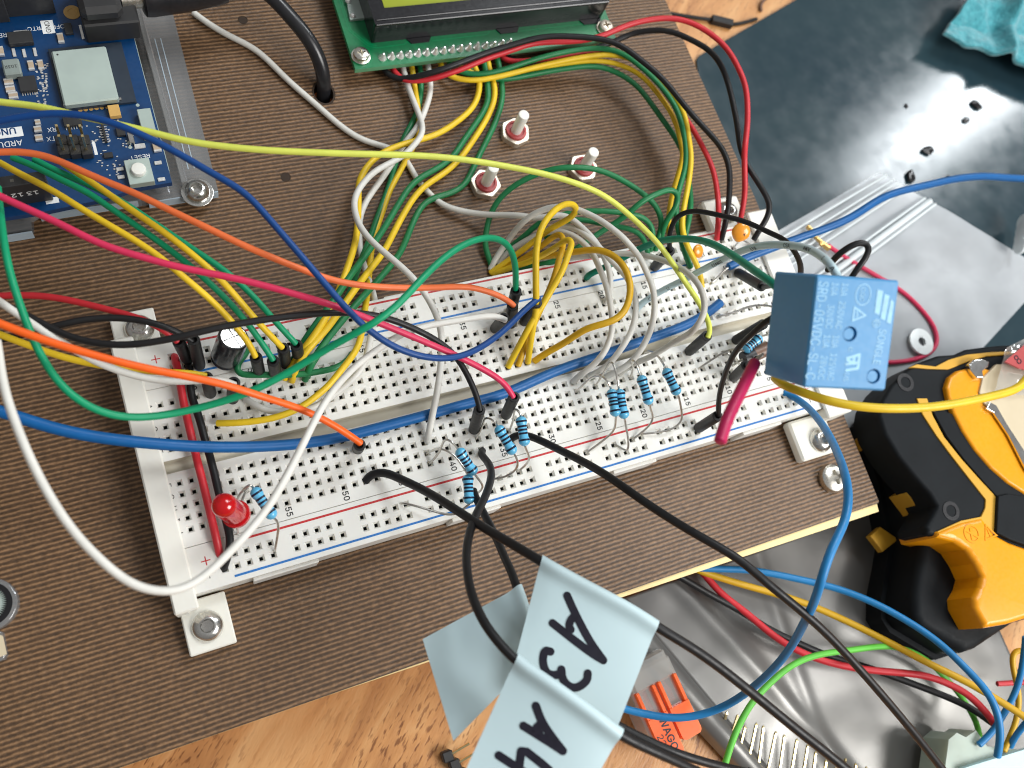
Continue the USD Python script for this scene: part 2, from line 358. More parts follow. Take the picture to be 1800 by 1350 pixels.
mk('zip_ridge', {'t': ('transparent_bsdf', {'color': (0.97, 0.98, 0.98)}), 'd': ('principled_bsdf', {'base_color': (0.80, 0.86, 0.88), 'roughness': 0.25}), 'm': ('mix_closure', {'fac': 0.8})},
    [('t.BSDF', 'm.closure1'), ('d.BSDF', 'm.closure2')], 'm.closure')
mk('clear_sleeve', {'t': ('transparent_bsdf', {'color': (0.95, 0.95, 0.93)}), 'g': ('glossy_bsdf', {'roughness': 0.12}), 'd': ('diffuse_bsdf', {'color': (0.7, 0.68, 0.64)}), 'm0': ('mix_closure', {'fac': 0.3}), 'm': ('mix_closure', {'fac': 0.25})},
    [('t.BSDF', 'm0.closure1'), ('d.BSDF', 'm0.closure2'), ('m0.closure', 'm.closure1'), ('g.BSDF', 'm.closure2')], 'm.closure')
# grey metallised shielding bag
mk('shield_bag', {'g': ('geometry', {}), 'n': ('noise_texture', {'scale': 22.0, 'detail': 4.0, 'distortion': 0.6}), 'r': ('rgb_ramp', {'ramp': [(0.3, (0.15, 0.15, 0.15)), (0.7, (0.24, 0.235, 0.22))]}),
    'n2': ('noise_texture', {'scale': 40.0, 'detail': 3.0}), 'b': ('bump', {'strength': 0.06, 'distance': 0.001}), 'p': ('principled_bsdf', {'metallic': 0.6, 'roughness': 0.30})},
    [('g.position', 'n.vector'), ('g.position', 'n2.vector'), ('n.fac', 'r.fac'), ('r.color', 'p.base_color'), ('n2.fac', 'b.height'), ('b.normal', 'p.normal')])
# dark glossy mat
mk('dark_mat', {'g': ('geometry', {}), 'n': ('noise_texture', {'scale': 18.0, 'detail': 6.0, 'roughness': 0.62, 'distortion': 0.5}), 'r': ('rgb_ramp', {'ramp': [(0.3, srgb(26, 46, 56)), (0.7, srgb(42, 60, 66))]}),
    'n2': ('noise_texture', {'scale': 20.0, 'detail': 3.0}), 'n3': ('noise_texture', {'scale': 140.0, 'detail': 5.0}), 'mr': ('map_range', {'from_min': 0.3, 'from_max': 0.7, 'to_min': 0.13, 'to_max': 0.20}), 'b': ('bump', {'strength': 0.10, 'distance': 0.0008}),
    'p': ('principled_bsdf', {'specular_ior_level': 0.55})},
    [('g.position', 'n.vector'), ('g.position', 'n2.vector'), ('g.position', 'n3.vector'), ('n.fac', 'r.fac'), ('r.color', 'p.base_color'), ('n2.fac', 'b.height'), ('b.normal', 'p.normal'), ('n3.fac', 'mr.value'), ('mr.result', 'p.roughness')])
# teal microfibre cloth
mk('teal_cloth', {'g': ('geometry', {}), 'n': ('noise_texture', {'scale': 500.0, 'detail': 5.0, 'roughness': 0.7}), 'r': ('rgb_ramp', {'ramp': [(0.3, srgb(44, 122, 134)), (0.7, srgb(84, 170, 180))]}),
    'n2': ('noise_texture', {'scale': 1300.0, 'detail': 3.0}), 'b': ('bump', {'strength': 0.8, 'distance': 0.0006}), 'p': ('principled_bsdf', {'roughness': 0.95, 'sheen_weight': 0.6, 'specular_ior_level': 0.1})},
    [('g.position', 'n.vector'), ('g.position', 'n2.vector'), ('n.fac', 'r.fac'), ('r.color', 'p.base_color'), ('n2.fac', 'b.height'), ('b.normal', 'p.normal')])
# brown ribbed laminate of the mounting board
mk('ribbed_board', {'g': ('geometry', {}), 'mp': ('mapping', {'scale': (0.30, 1.0, 1.0)}), 'w': ('wave_texture', {'bands_direction': 'y', 'scale': 300.0, 'distortion': 1.6, 'detail': 3.0, 'detail_scale': 3.0, 'detail_roughness': 0.7}),
    'n': ('noise_texture', {'scale': 1150.0, 'detail': 4.0, 'roughness': 0.75}), 'n2': ('noise_texture', {'scale': 24.0, 'detail': 5.0, 'roughness': 0.6}), 'mpn': ('mapping', {'scale': (0.8, 1.0, 1.0)}),
    'h': ('mix_float', {'fac': 0.62}), 'r': ('rgb_ramp', {'ramp': [(0.26, srgb(60, 43, 27)), (0.52, srgb(95, 70, 46)), (0.76, srgb(142, 110, 78))]}), 'r2': ('rgb_ramp', {'ramp': [(0.3, (0.90, 0.88, 0.86)), (0.7, (1.08, 1.06, 1.04))]}),
    'mx': ('mix', {'mix_type': 'multiply', 'fac': 1.0}), 'b': ('bump', {'strength': 0.8, 'distance': 0.00030}), 'p': ('principled_bsdf', {'roughness': 0.46, 'specular_ior_level': 0.5})},
    [('g.position', 'mp.vector'), ('mp.vector', 'w.vector'), ('g.position', 'mpn.vector'), ('mpn.vector', 'n.vector'), ('g.position', 'n2.vector'), ('w.fac', 'h.a'), ('n.fac', 'h.b'), ('h.result', 'r.fac'), ('n2.fac', 'r2.fac'),
     ('r.color', 'mx.color1'), ('r2.color', 'mx.color2'), ('mx.color', 'p.base_color'), ('h.result', 'b.height'), ('b.normal', 'p.normal')])
# table wood: grain with pores
mk('table_wood', {'g': ('geometry', {}), 'mp': ('mapping', {'rotation': (0, 0, -0.75), 'scale': (1.0, 1.0, 1.0)}), 'mp2': ('mapping', {'scale': (0.16, 1.0, 1.0)}), 'mp3': ('mapping', {'scale': (0.28, 1.0, 1.0)}),
    'n': ('noise_texture', {'scale': 95.0, 'detail': 7.0, 'roughness': 0.6, 'distortion': 1.2}), 'v': ('noise_texture', {'scale': 900.0, 'detail': 2.0, 'roughness': 0.6}),
    'r': ('rgb_ramp', {'ramp': [(0.25, srgb(152, 98, 52)), (0.5, srgb(192, 138, 84)), (0.75, srgb(214, 170, 118))]}), 'r2': ('rgb_ramp', {'ramp': [(0.36, (0.42, 0.33, 0.25)), (0.46, (1, 1, 1))]}),
    'big': ('noise_texture', {'scale': 22.0, 'detail': 3.0}), 'rb': ('rgb_ramp', {'ramp': [(0.34, (0, 0, 0)), (0.55, (1, 1, 1))]}), 'mb': ('mix', {'mix_type': 'mix', 'color1': (1, 1, 1)}),
    'mx': ('mix', {'mix_type': 'multiply', 'fac': 1.0}), 'b': ('bump', {'strength': 0.3, 'distance': 0.0003}), 'p': ('principled_bsdf', {'roughness': 0.42})},
    [('g.position', 'mp.vector'), ('mp.vector', 'mp2.vector'), ('mp.vector', 'mp3.vector'), ('mp2.vector', 'n.vector'), ('mp3.vector', 'v.vector'), ('n.fac', 'r.fac'), ('v.fac', 'r2.fac'), ('mp.vector', 'big.vector'), ('big.fac', 'rb.fac'), ('rb.color', 'mb.fac'), ('r2.color', 'mb.color2'),
     ('r.color', 'mx.color1'), ('mb.color', 'mx.color2'), ('mx.color', 'p.base_color'), ('v.fac', 'b.height'), ('b.normal', 'p.normal')])

# ------------------------------------------------------------------ the setting
ZT, ZB = -30.0, -8.5           # table top, board top
structure('table_top', bevbox(-420, 620, -460, 420, ZT - 30, ZT, 2), 'table_wood')
mat_poly = Polygon([un(1222, 108, ZT)[:2], un(1226, 101, ZT)[:2], un(1400, 0, ZT)[:2], (330, 178), (330, -50), (80, -62), (92, 40)])
structure('dark_mat', bevprism(mat_poly, ZT + 0.05, ZT + 0.9, 0.3), 'dark_mat', kind=None, label='dark blue black glossy mat lying on the table under the clear zip bag', cat='mat')

def affinity_ring(c, r1, r0, z0, z1):
    e = lambda r: affinity.scale(Point(c[0], c[1]).buffer(r), 1.0, 1.25)
    return prism(e(r1).difference(e(r0)), z0, z1)
# mounting board
holes = [(-37.29, 67.09, 1.25), (-36.5, 113.35, 1.2)]
bp = Polygon([(-150, -55.6), (92.6, -55.6), (93.1, -55.1), (92.8, 38), (89.6, 106.3), (87.5, 150), (-150, 150)])
for x, y, r in holes: bp = bp.difference(Point(x, y).buffer(r))
cable_hole = un(569, 163, ZB)
bp = bp.difference(affinity.scale(Point(cable_hole[0], cable_hole[1]).buffer(2.9), 1.0, 1.25))
board = Thing('mounting_board', 'ribbed brown board with pale cut edge that carries the breadboard and the display', 'board', (0, 0, -12.6))
board.add('top_laminate', prism(bp.buffer(-0.05), ZB - 0.55, ZB), 'ribbed_board', smooth=False)
core = bp.union(Polygon([(-60, -55.6), (92.2, -57.7), (92.6, -55.4), (-60, -55.4)]))
board.add('core', prism(core, ZB - 4.1, ZB - 0.57), 'cream_edge', smooth=False)
board.add('cable_hole_lining', affinity_ring(cable_hole, 2.86, 2.5, ZB - 4.05, ZB - .05), 'brown_dark', smooth=False)
for x, y, r in holes: board.add('drill_hole', lathe([(r - .02, 0), (r - .02, -.1), (r - .12, -.1), (r - .12, -4.0), (.05, -4.05)], (x, y, ZB - .02), (0, 0, 1), 24), 'brown_dark')
for x, y in ((86, -49), (-140, -49), (82, 140)):
    board.add('foot', lathe([(5.5, 0), (6, 0.6), (6, 16.6), (5.5, 17.3)], (x, y, ZT + 0.02), (0, 0, 1)), 'rubber_black')

# ------------------------------------------------------------------ breadboard
P = 2.54
ROWS = [13.97, 11.43, 8.89, 6.35, 3.81, -3.81, -6.35, -8.89, -11.43, -13.97]
def holed(x0, x1, y0, y1, xs, ys, z=0.0, top=1.5, bot=0.74, d1=0.85, d2=4.0):
    """A flat top with square, funnel shaped sockets centred at xs x ys; returns (white mesh, dark socket mesh)."""
    V, F, VD, FD = [], [], [], []
    def quad(a, b, c, d, VV, FF):
        n = len(VV); VV += [a, b, c, d]; FF += [(n, n + 1, n + 2), (n, n + 2, n + 3)]
    def flat(xa, xb, ya, yb):
        if xb - xa > 1e-6 and yb - ya > 1e-6: quad((xa, ya, z), (xb, ya, z), (xb, yb, z), (xa, yb, z), V, F)
    ys = sorted(ys); xs = sorted(xs); h = P / 2; yc = y0
    for y in ys:
        flat(x0, x1, yc, y - h); yc = y + h; xc = x0
        for x in xs:
            flat(xc, x - h, y - h, y + h); xc = x + h
            r0 = [(x - h, y - h, z), (x + h, y - h, z), (x + h, y + h, z), (x - h, y + h, z)]
            sq = lambda s, zz: [(x - s, y - s, zz), (x + s, y - s, zz), (x + s, y + s, zz), (x - s, y + s, zz)]
            r1, r2, r3 = sq(top / 2, z), sq(bot / 2, z - d1), sq(bot / 2, z - d2)
            for A, B, VV, FF in ((r0, r1, V, F), (r1, r2, V, F), (r2, r3, VD, FD)):
                for k in range(4): quad(A[k], A[(k + 1) % 4], B[(k + 1) % 4], B[k], VV, FF)
            quad(*r3, VD, FD)
        flat(xc, x1, y - h, y + h)
    flat(x0, x1, yc, y1)
    return trimesh.Trimesh(V, F, process=False), trimesh.Trimesh(VD, FD, process=False)

def skirt(x0, x1, y0, y1, z0, z1, skip=()):
    V, F = [], []
    c = [(x0, y0), (x1, y0), (x1, y1), (x0, y1)]
    for k in range(4):
        if k in skip: continue
        a, b = c[k], c[(k + 1) % 4]; n = len(V)
        V += [(*a, z0), (*b, z0), (*b, z1), (*a, z1)]; F += [(n, n + 1, n + 2), (n, n + 2, n + 3)]
    n = len(V); V += [(*q, z0) for q in c]; F += [(n, n + 2, n + 1), (n, n + 3, n + 2)]
    return trimesh.Trimesh(V, F, process=False)

X0, X1 = -82.5, 82.5
col = lambda n: (32 - n) * P
bb = Thing('breadboard', 'long white solderless breadboard full of wires screwed to the brown board', 'breadboard', (0, 0, ZB))
main = []; dark = []
for ya, yb, rows in ((1.4, 17.55, ROWS[:5]), (-17.55, -1.4, ROWS[5:])):
    w, d = holed(X0, X1, ya, yb, [col(n) for n in range(1, 64)], rows); main.append(w); dark.append(d)
    main.append(skirt(X0, X1, ya, yb, ZB + 0.02, 0, skip=((0,) if ya > 0 else (2,))))
gw = trimesh.Trimesh([(X0, 1.4, 0), (X1, 1.4, 0), (X1, 1.15, -1.7), (X0, 1.15, -1.7), (X0, -1.15, -1.7), (X1, -1.15, -1.7), (X1, -1.4, 0), (X0, -1.4, 0)],
                     [(0, 2, 1), (0, 3, 2), (3, 5, 2), (3, 4, 5), (4, 6, 5), (4, 7, 6)], process=False)
strip = bb.add('terminal_strip', cat_(main), 'white_plastic', smooth=False)
bb.add('centre_groove', gw, 'groove_tan', strip, smooth=False)
bb.add('sockets', cat_(dark), 'hole_dark', strip, smooth=False, kind='stuff')
for s in (-1, 1):
    yc = 22.75 * s; ya, yb = (17.7, 27.35) if s > 0 else (-27.35, -17.7)
    xs = [col(n + 0.17) for g in range(10) for n in range(3 + 6 * g, 8 + 6 * g)]
    w, d = holed(X0, X1, ya, yb, xs, [yc - 1.3, yc + 1.3])
    body = [w, skirt(X0, X1, ya, yb, ZB + 0.02, 0)]
    yo = yb if s > 0 else ya
    for q, L in ((-62, 14), (-18, 12), (24, 12), (62, 12)):
        body.append(bevbox(q - L / 2, q + L / 2, min(yo, yo + s * 0.8), max(yo, yo + s * 0.8), ZB + 0.3, -1.2, 0.1))
    rail = bb.add('power_rail', cat_(body), 'white_plastic', smooth=False)
    bb.add('sockets', d, 'hole_dark', rail, smooth=False, kind='stuff')
    for dy, mat in ((3.78, 'red_print'), (-3.3, 'blue_print')):
        x0, x1 = (-70.5, 75.5) if mat == 'red_print' else (-72.5, 75.5)
        bb.add('red_line' if mat == 'red_print' else 'blue_line', bevbox(x0, x1, yc + dy - 0.24, yc + dy + 0.24, -0.02, 0.035, 0.01), mat, rail, smooth=False)
    for xx in (-77.3, 78.0):
        bb.add('plus_sign', cat_([bevbox(xx - .95, xx + .95, yc + 1.35, yc + 1.57, -0.02, .035, .01), bevbox(xx - .11, xx + .11, yc + .5, yc + 2.4, -0.02, .04, .01)]), 'red_print', rail, smooth=False)
        bb.add('minus_sign', bevbox(xx - .09, xx + .09, yc - 2.3, yc - 1.3, -0.02, .035, .01), 'black_print', rail, smooth=False)
for n in (1, 5, 10, 15, 20, 25, 30, 35, 40, 45, 50, 55, 60):
    for yy in (16.5, -16.0):
        bb.add('row_number', text(str(n), 1.3, (col(n), yy, 0.0), (0, -1, 0), (1, 0, 0), 0.035, True), 'black_print', strip, smooth=False)
for k, ch in enumerate('ABCDEFGHIJ'):
    for xx in (-80.9, 80.9):
        bb.add('row_letter', text(ch, 1.2, (xx, ROWS[k], 0.0), (0, -1, 0), (1, 0, 0), 0.035), 'black_print', strip, smooth=False)

# end brackets of the breadboard
for s, lab in ((-1, 'white plastic end bracket at the plus and minus end beside the red LED'), (1, 'white plastic end bracket at the far right end of the breadboard')):
    xo = -85.6 if s < 0 else 88.6
    br = Thing('end_bracket', lab, 'bracket', (s * 83, 0, ZB), group=None)
    a, b = sorted((xo, s * 80.7))
    bar = [bevbox(a, b, -30.4, 30.2, 0.06, 1.2, 0.35), bevbox(*sorted((xo, s * 82.65)), -30.4, 30.2, ZB + 0.02, 0.4, 0.3)]
    br.add('clip_bar', cat_(bar), 'bracket_plastic')
    for t in (-1, 1):
        x0, x1 = sorted((s * (84.8 if s < 0 else 84.6), s * 74.0 if s > 0 and t < 0 else s * 75.2)); y0, y1 = sorted((t * 27.9, t * (39.0 if t < 0 else 38.4)))
        if s > 0: x0 = 72.6
        tab = bevbox(x0, x1, y0, y1, ZB + 0.02, -5.4 + (0.5 if s > 0 else 0), 0.25 if s < 0 else 0.6)
        br.add('screw_tab', tab, 'bracket_plastic')
        br.add('tab_web', bevbox(*sorted((xo + (0.05 if s < 0 else -0.05), s * 81.2)), *sorted((t * 27.5, t * 30.1)), ZB + 0.02, 1.1, 0.2), 'bracket_plastic')

# ------------------------------------------------------------------ screws
def hex_head(z0, R, h, rs):
    dome_ = lathe([(R * 0.97, 0), (R, 0.25), (R * .96, h * .38), (R * .82, h * .72), (R * .62, h * .94), (R * .5, h)], (0, 0, z0), (0, 0, 1), 40)
    hexa = prism(Point(0, 0).buffer(rs, quad_segs=1.5 and 2).simplify(0) if False else Polygon([(rs * math.cos(a), rs * math.sin(a)) for a in np.arange(6) * math.pi / 3]), z0 + h - 1.5, z0 + h + 1)
    cone = lathe([(rs * 0.86, 0), (rs * 1.12, 0.45)], (0, 0, z0 + h - 0.3), (0, 0, 1), 24)
    return cut(dome_, hexa, cone)
def cross_head(z0, R, h, w=0.75, L=None, n=40, flat=0.75):
    L = L or R * 0.62
    d_ = lathe([(R * .97, 0), (R, 0.2), (R, h * .45), (R * .94, h * .72), (R * flat, h * .93), (R * .4, h)], (0, 0, z0), (0, 0, 1), n)
    q = [bevbox(-L, L, -w / 2, w / 2, z0 + h - 1.1, z0 + h + 1, .05), bevbox(-w / 2, w / 2, -L, L, z0 + h - 1.1, z0 + h + 1, .05), lathe([(0.3, 0), (w * 1.05, 1.0)], (0, 0, z0 + h - .9), (0, 0, 1), 16)]
    return cut(d_, *q)
hx = [((-80.1, -34.03), -5.4, 'steel hex screw in the bracket tab at the near left corner of the breadboard', 10), ((-79.1, 33.9), -5.4, 'steel hex screw in the bracket tab by the two black plugs', 40),
      ((80.0, -35.0), -4.9, 'steel hex screw in the bracket tab beside the large cross head screw', 20), ((79.0, 33.6), -4.9, 'steel hex screw in the bracket tab behind the red and black wires', 0)]
h0 = None
for (x, y), z, lab, rz in hx:
    if h0 is None:
        h0 = Thing('hex_screw', lab, 'screw', (x, y, z), 'hex screws of the end brackets'); h0.add('head', hex_head(0.3, 3.25, 1.9, 1.35).apply_translation(h0.base) if False else (lambda t: (t.apply_translation(h0.base), t)[1])(hex_head(0.02, 3.25, 1.9, 1.35)), 'steel', smooth=32)
    else: copy_of(h0, (x, y, z), lab, 'hex screws of the end brackets', rz)
t = Thing('hex_screw', 'steel hex screw with washer in the clear base near the reset button', 'screw', (*un(347, 340, ZB + 3)[:2], ZB + 3.0))
ux, uy, uz = t.base
def mv(mesh, o): mesh = mesh.copy(); mesh.apply_translation(o); return mesh
t.add('head', mv(hex_head(0.7, 2.9, 2.4, 1.25), t.base), 'steel', smooth=32)
t.add('washer', lathe([(3.7, 0), (3.75, 0.1), (3.75, 0.6), (3.6, 0.7)], t.base + [0, 0, 0.02], (0, 0, 1), 40), 'steel')
t = Thing('cross_screw', 'large domed cross head screw at the right corner of the brown board', 'screw', (*un(1460, 842, ZB)[:2], ZB))
t.add('head', mv(cross_head(0.02, 3.9, 2.6, 1.1, 2.0), t.base), 'nickel', smooth=32)

# ------------------------------------------------------------------ display module
ZL = -3.0
lx = lambda px, py, z=ZL: un(px, py, z)
lcd = Thing('display_module', 'character display module with green circuit board, black frame and lime screen', 'display', (25, 120, ZB))
pc = Polygon([(-13.0, 91.4), (64.4, 91.4), (64.4, 128), (-13.0, 128)])
for hxp in ((-10.61, 94.87), (61.86, 95.0)): pc = pc.difference(Point(hxp).buffer(1.2))
lcd_pcb = lcd.add('circuit_board', prism(pc, ZL - 1.5, ZL - 0.02), 'pcb_green', smooth=False)
lcd.add('board_edge', prism(sbox(-13.02, 91.37, 64.42, 91.9), ZL - 1.52, ZL - 0.05), 'pcb_green_pale', lcd_pcb, smooth=False)
by0 = 98.6
bz = ZL + 7.6
fr = Polygon([(-6.6, by0), (61.8, by0), (61.8, 128), (-6.6, 128)])
win = Polygon([(-2.6, by0 + 4.9), (58.2, by0 + 4.9), (58.2, 129), (-2.6, 129)])
lcd.add('frame', cat_([bevprism(fr.difference(win.buffer(0.3)), ZL, bz, 0.01), bevprism(fr.difference(win.buffer(0.3)).buffer(-0.7), bz, bz + 0.0 + 0.02, 0.005)]), 'bezel_black', smooth=30)
lcd.add('frame_bead', sweep([(-6.3, by0 - 0.02, bz - 0.3), (61.5, by0 - 0.02, bz - 0.3)], 0.42, 10), 'bezel_black')
lcd.add('frame_bead', sweep([(-6.0, by0 + 1.2, bz + 0.02), (61.2, by0 + 1.2, bz + 0.02)], 0.3, 10), 'bezel_black')
lcd.add('screen', prism(win, bz - 1.2, bz - 0.6), 'lcd_glass', smooth=False)
for k in range(3):
    xk = 3 + 26 * k
    lcd.add('frame_clip', prism(Polygon([(xk, by0 - 0.1), (xk + 7, by0 - 0.1), (xk + 6, by0 - 1.6), (xk + 1, by0 - 1.6)]), ZL, ZL + 0.35), 'bezel_black', smooth=False)
lcd.add('side_plate', prism(Polygon([un(608, 0, ZL)[:2], un(640, 0, ZL)[:2], un(642, 35, ZL)[:2], un(615, 38, ZL)[:2]]), ZL, ZL + 0.8), 'shield_metal', smooth=False)
for a, b in ((612, 2), (620, 28)): lcd.add('solder_blob', lathe([(0.75, 0), (0.8, .15), (0.5, .6), (0.1, .75)], un(a, b, ZL + 0.8), (0, 0, 1), 16), 'solder')
tr = [[(-11.5, 127), (-11.4, 103), (-7.9, 97.9), (-5.8, 97.0), (2.0, 97.2), (3.4, 98.0)], [(-11.0, 127), (-10.9, 103.2), (-7.6, 98.5), (-5.5, 97.6)], [(10, 97.3), (26, 97.4), (27, 98.2)], [(30, 97.3), (58, 97.4)]]
for q in tr: lcd.add('copper_trace', prism(LineString(q).buffer(0.16), ZL, ZL + 0.03), 'pcb_green_trace', lcd_pcb, smooth=False)
PIN = [un(673.0 + (839 - 673.0) / 11 * k, 104 - 18.5 / 11 * k, ZL) for k in range(16)]
for k, q in enumerate(PIN):
    q = np.array([PIN[0][0] + (PIN[11][0] - PIN[0][0]) / 11 * k, 97.05 - 3.2, ZL])
    PIN[k] = q
    c = lcd.add('pin', lathe([(1.12, 0), (1.08, 0.15), (0.62, 0.85), (0.44, 1.7), (0.2, 2.0)], q, (0.02 * rng.randn(), -.05 + 0.05 * rng.randn(), 1), 12), 'solder')
for (x, y), lab, mt in (((-10.61, 94.87), 'small cross head screw in the left corner of the green display board', 'nickel'), ((61.86, 95.0), 'brassy cross head screw in the right corner of the green display board', 'nut_metal')):
    t = Thing('cross_screw', lab, 'screw', (x, y, ZL + 0.02))
    t.add('head', mv(cross_head(0.5, 2.1, 1.5, 0.55, 1.15), t.base), mt, smooth=32)
    t.add('washer', lathe([(2.45, 0), (2.5, 0.06), (2.5, 0.42), (2.4, 0.48)], t.base, (0, 0, 1), 32), mt)
    t.add('shank', lathe([(1.15, 0), (1.15, 5.6)], (x, y, ZB), (0, 0, 1), 16), mt)

# ------------------------------------------------------------------ push buttons
pb0 = None
for k, ((x, y), lab) in enumerate([((26.25, 69.2), 'push button with red collar and hexagon nut nearest the display'), ((13.0, 55.6), 'push button with its white plunger tip under the lime yellow wire'), ((42.1, 55.4), 'push button with a dark green wire running across its red collar')]):
    if pb0 is None:
        b = np.array([x, y, ZB + 0.02]); pb0 = Thing('push_button', lab, 'push button', b, 'push buttons with white plungers')
        nut = Polygon([(4.35 * math.cos(a + 0.25), 4.35 * math.sin(a + 0.25)) for a in np.arange(6) * math.pi / 3]).intersection(Point(0, 0).buffer(4.15))
        pb0.add('nut', mv(bevprism(nut, 0, 1.9, 0.25), b), 'nut_metal', smooth=30)
        pb0.add('collar', lathe([(2.95, 1.8), (3.0, 2.2), (2.85, 2.6), (2.3, 2.65), (2.2, 2.2)], b, (0, 0, 1), 32), 'collar_red')
        pb0.add('plunger', lathe([(1.5, 2.0), (1.5, 9.6), (1.38, 9.95), (1.1, 10.05)], b, (0.0, 0.0, 1), 28), 'plunger_white', smooth=40)
    else: copy_of(pb0, (x, y, ZB + 0.02), lab, 'push buttons with white plungers', 22 * k)

# ------------------------------------------------------------------ microcontroller board on its clear base
ZU = 1.1                        # top of its circuit board
U = lambda px, py, z=ZU: un(px, py, z)
acr = Thing('acrylic_tray', 'clear acrylic tray screwed under the blue microcontroller board', 'tray', (-80, 90, ZB))
ap = Polygon([(-54.4, 64.7), (-53.3, 135), (-140, 135), (-140, 62.0), (-96.1, 62.7), (-95.6, 66.0), (-69.5, 65.2), (-69, 64.5)])
acr.add('plate', prism(ap.buffer(0), ZB + 0.03, ZB + 3.0), 'clear_plastic', smooth=False)
acr.add('near_edge', cat_([prism(sbox(-70.5, 64.35, -54.45, 64.62), ZB + 0.05, ZB + 2.9), prism(sbox(-94, 65.3, -72, 65.6), ZB + 0.05, ZB + 2.9), prism(sbox(-140, 61.5, -96.2, 61.9), ZB + 0.05, ZB + 2.9)]), 'clear_edge', smooth=False)
acr.add('edge_rail', bevbox(-62.4, -60.9, 66.5, 135, ZB + 3.02, ZB + 6.2, 0.2), 'clear_plastic', smooth=False)
for sx in (-59.8, -58.4):
    acr.add('slot_line', prism(LineString([(sx, 71.5), (sx + 0.3, 108)]).buffer(0.10), ZB + 3.02, ZB + 3.1), 'clear_edge', smooth=False)
for sx, sy in ((-67.5, 69.0), (-67.5, 108), (-96, 66.5)):
    acr.add('standoff', lathe([(2.6, 0), (2.6, 5.0)], (sx, sy, ZB + 3.02), (0, 0, 1), 20), 'clear_plastic')

uno = Thing('microcontroller_board', 'blue microcontroller board with silver radio module and reset button', 'circuit board', (-85, 85, ZB + 3))
e = [U(243, 72), U(299, 321), U(240, 331), U(180, 347), U(100, 360), U(0, 366)]
xr = -64.6
pp = Polygon([(xr, 135), (xr, e[1][1]), (e[2][0], e[2][1]), (e[3][0], e[3][1] - .5), (-92, 62.6), (-140, 62.6), (-140, 135)])
upcb = uno.add('circuit_board', prism(pp.buffer(0), ZU - 1.6, ZU), 'pcb_blue', smooth=False)
uno.add('board_rim', prism(sbox(xr - 0.02, 68, xr + 0.12, 134), ZU - 1.55, ZU - 0.05), 'shield_metal', upcb, smooth=False)
def ublock(name, pxs, z0, h, mat, b=0.15, parent=None):
    """A part standing on the board; pxs are two opposite corners of its top as measured."""
    a, c = un(*pxs[0], ZU + z0 + h), un(*pxs[1], ZU + z0 + h)
    return uno.add(name, bevbox(*sorted((a[0], c[0])), *sorted((a[1], c[1])), ZU + z0, ZU + z0 + h, b), mat, parent, smooth=False)
# radio module: dark carrier + silver can
ublock('radio_carrier', ((84, 86), (240, 178)), 0.02, 0.8, 'pcb_dark', 0.05)
can = ublock('shield_can', ((89, 89), (209, 173)), 0.84, 2.0, 'shield_metal', 0.35)
a = un(101, 96, ZU + 2.85); uno.add('pin_one_mark', lathe([(0.22, 0), (0.22, 0.03)], a, (0, 0, 1), 12), 'black_print', can)
a, c = un(89, 89, ZU + .84), un(209, 173, ZU + .84)
uno.add('can_rim', bevbox(a[0] - .1, un(214, 176, ZU + 1)[0], un(150, 182, ZU + .9)[1] - .3, un(150, 182, ZU + .9)[1] + .35, ZU + .84, ZU + 1.25, .05), 'steel', can, smooth=False)
# barrel jack
jk = [un(135, 0, ZU + 11), un(250, 70, ZU + 11)]
jx0, jx1, jy0 = un(152, 72, ZU)[0], un(250, 66, ZU)[0], un(200, 73, ZU)[1]
uno.add('power_jack', cat_([bevbox(jx0, jx1, jy0, jy0 + 14, ZU + 0.02, ZU + 6.5, .4), bevbox(jx0 + .2, jx1 - 3.2, jy0 + .6, jy0 + 13.4, ZU + 6.4, ZU + 10.6, 1.2)]), 'chip_black', smooth=25)
uno.add('jack_lug', bevbox(*sorted((un(138, 44, ZU)[0], un(143, 44, ZU)[0])), *sorted((un(140, 70, ZU)[1], un(140, 45, ZU)[1])), ZU + .02, ZU + .3, .05), 'solder', smooth=False)
# reset button
ublock('reset_button', ((217, 282), (272, 318)), 0.02, 2.0, 'shield_metal', 0.1)
uno.add('reset_cap', lathe([(1.62, 0), (1.62, .8), (1.45, 1.05), (1.2, 1.1)], un(244, 300, ZU + 2.0), (0, 0, 1), 28), 'plunger_white')
for (x, y) in ((278, 287), (284, 316), (211, 298), (213, 312)):
    q = U(x, y); uno.add('button_leg', bevbox(q[0] - .8, q[0] + .8, q[1] - .45, q[1] + .45, ZU + .02, ZU + .4, .1), 'solder', smooth=False)
# small connector with silver shell at the right edge
ublock('shell_connector', ((240, 192), (276, 236)), 0.02, 2.2, 'shield_metal', 0.12)
q = U(231, 246); uno.add('connector_tab', bevbox(q[0] - .6, q[0] + .6, q[1] - 1.4, q[1] + 1.4, ZU + .02, ZU + 1.2, .1), 'steel', smooth=False)
q = U(246, 258); uno.add('connector_tab', bevbox(q[0] - 1.2, q[0] + 1.2, q[1] - .6, q[1] + .6, ZU + .02, ZU + .5, .1), 'solder', smooth=False)
ublock('tantalum_part', ((188, 185), (213, 202)), 0.02, 1.4, 'amber_part', 0.1)
ublock('inductor', ((1, 104), (38, 128)), 0.02, 2.4, 'inductor_grey', 0.3)
uno.add('inductor_mark', text('103R', 0.75, un(19, 117, ZU + 2.43), (-1, 0, 0), (0, -1, 0), .03), 'black_print', smooth=False)
uno.add('regulator', bevbox(U(18, 84)[0], U(62, 84)[0], U(40, 83)[1], U(40, 62)[1], ZU + .1, ZU + 1.7, .15), 'chip_black', smooth=False)
uno.add('regulator_tab', bevbox(U(25, 60)[0], U(50, 60)[0], U(40, 62)[1] - .1, U(40, 55)[1], ZU + .02, ZU + .5, .05), 'solder', smooth=False)
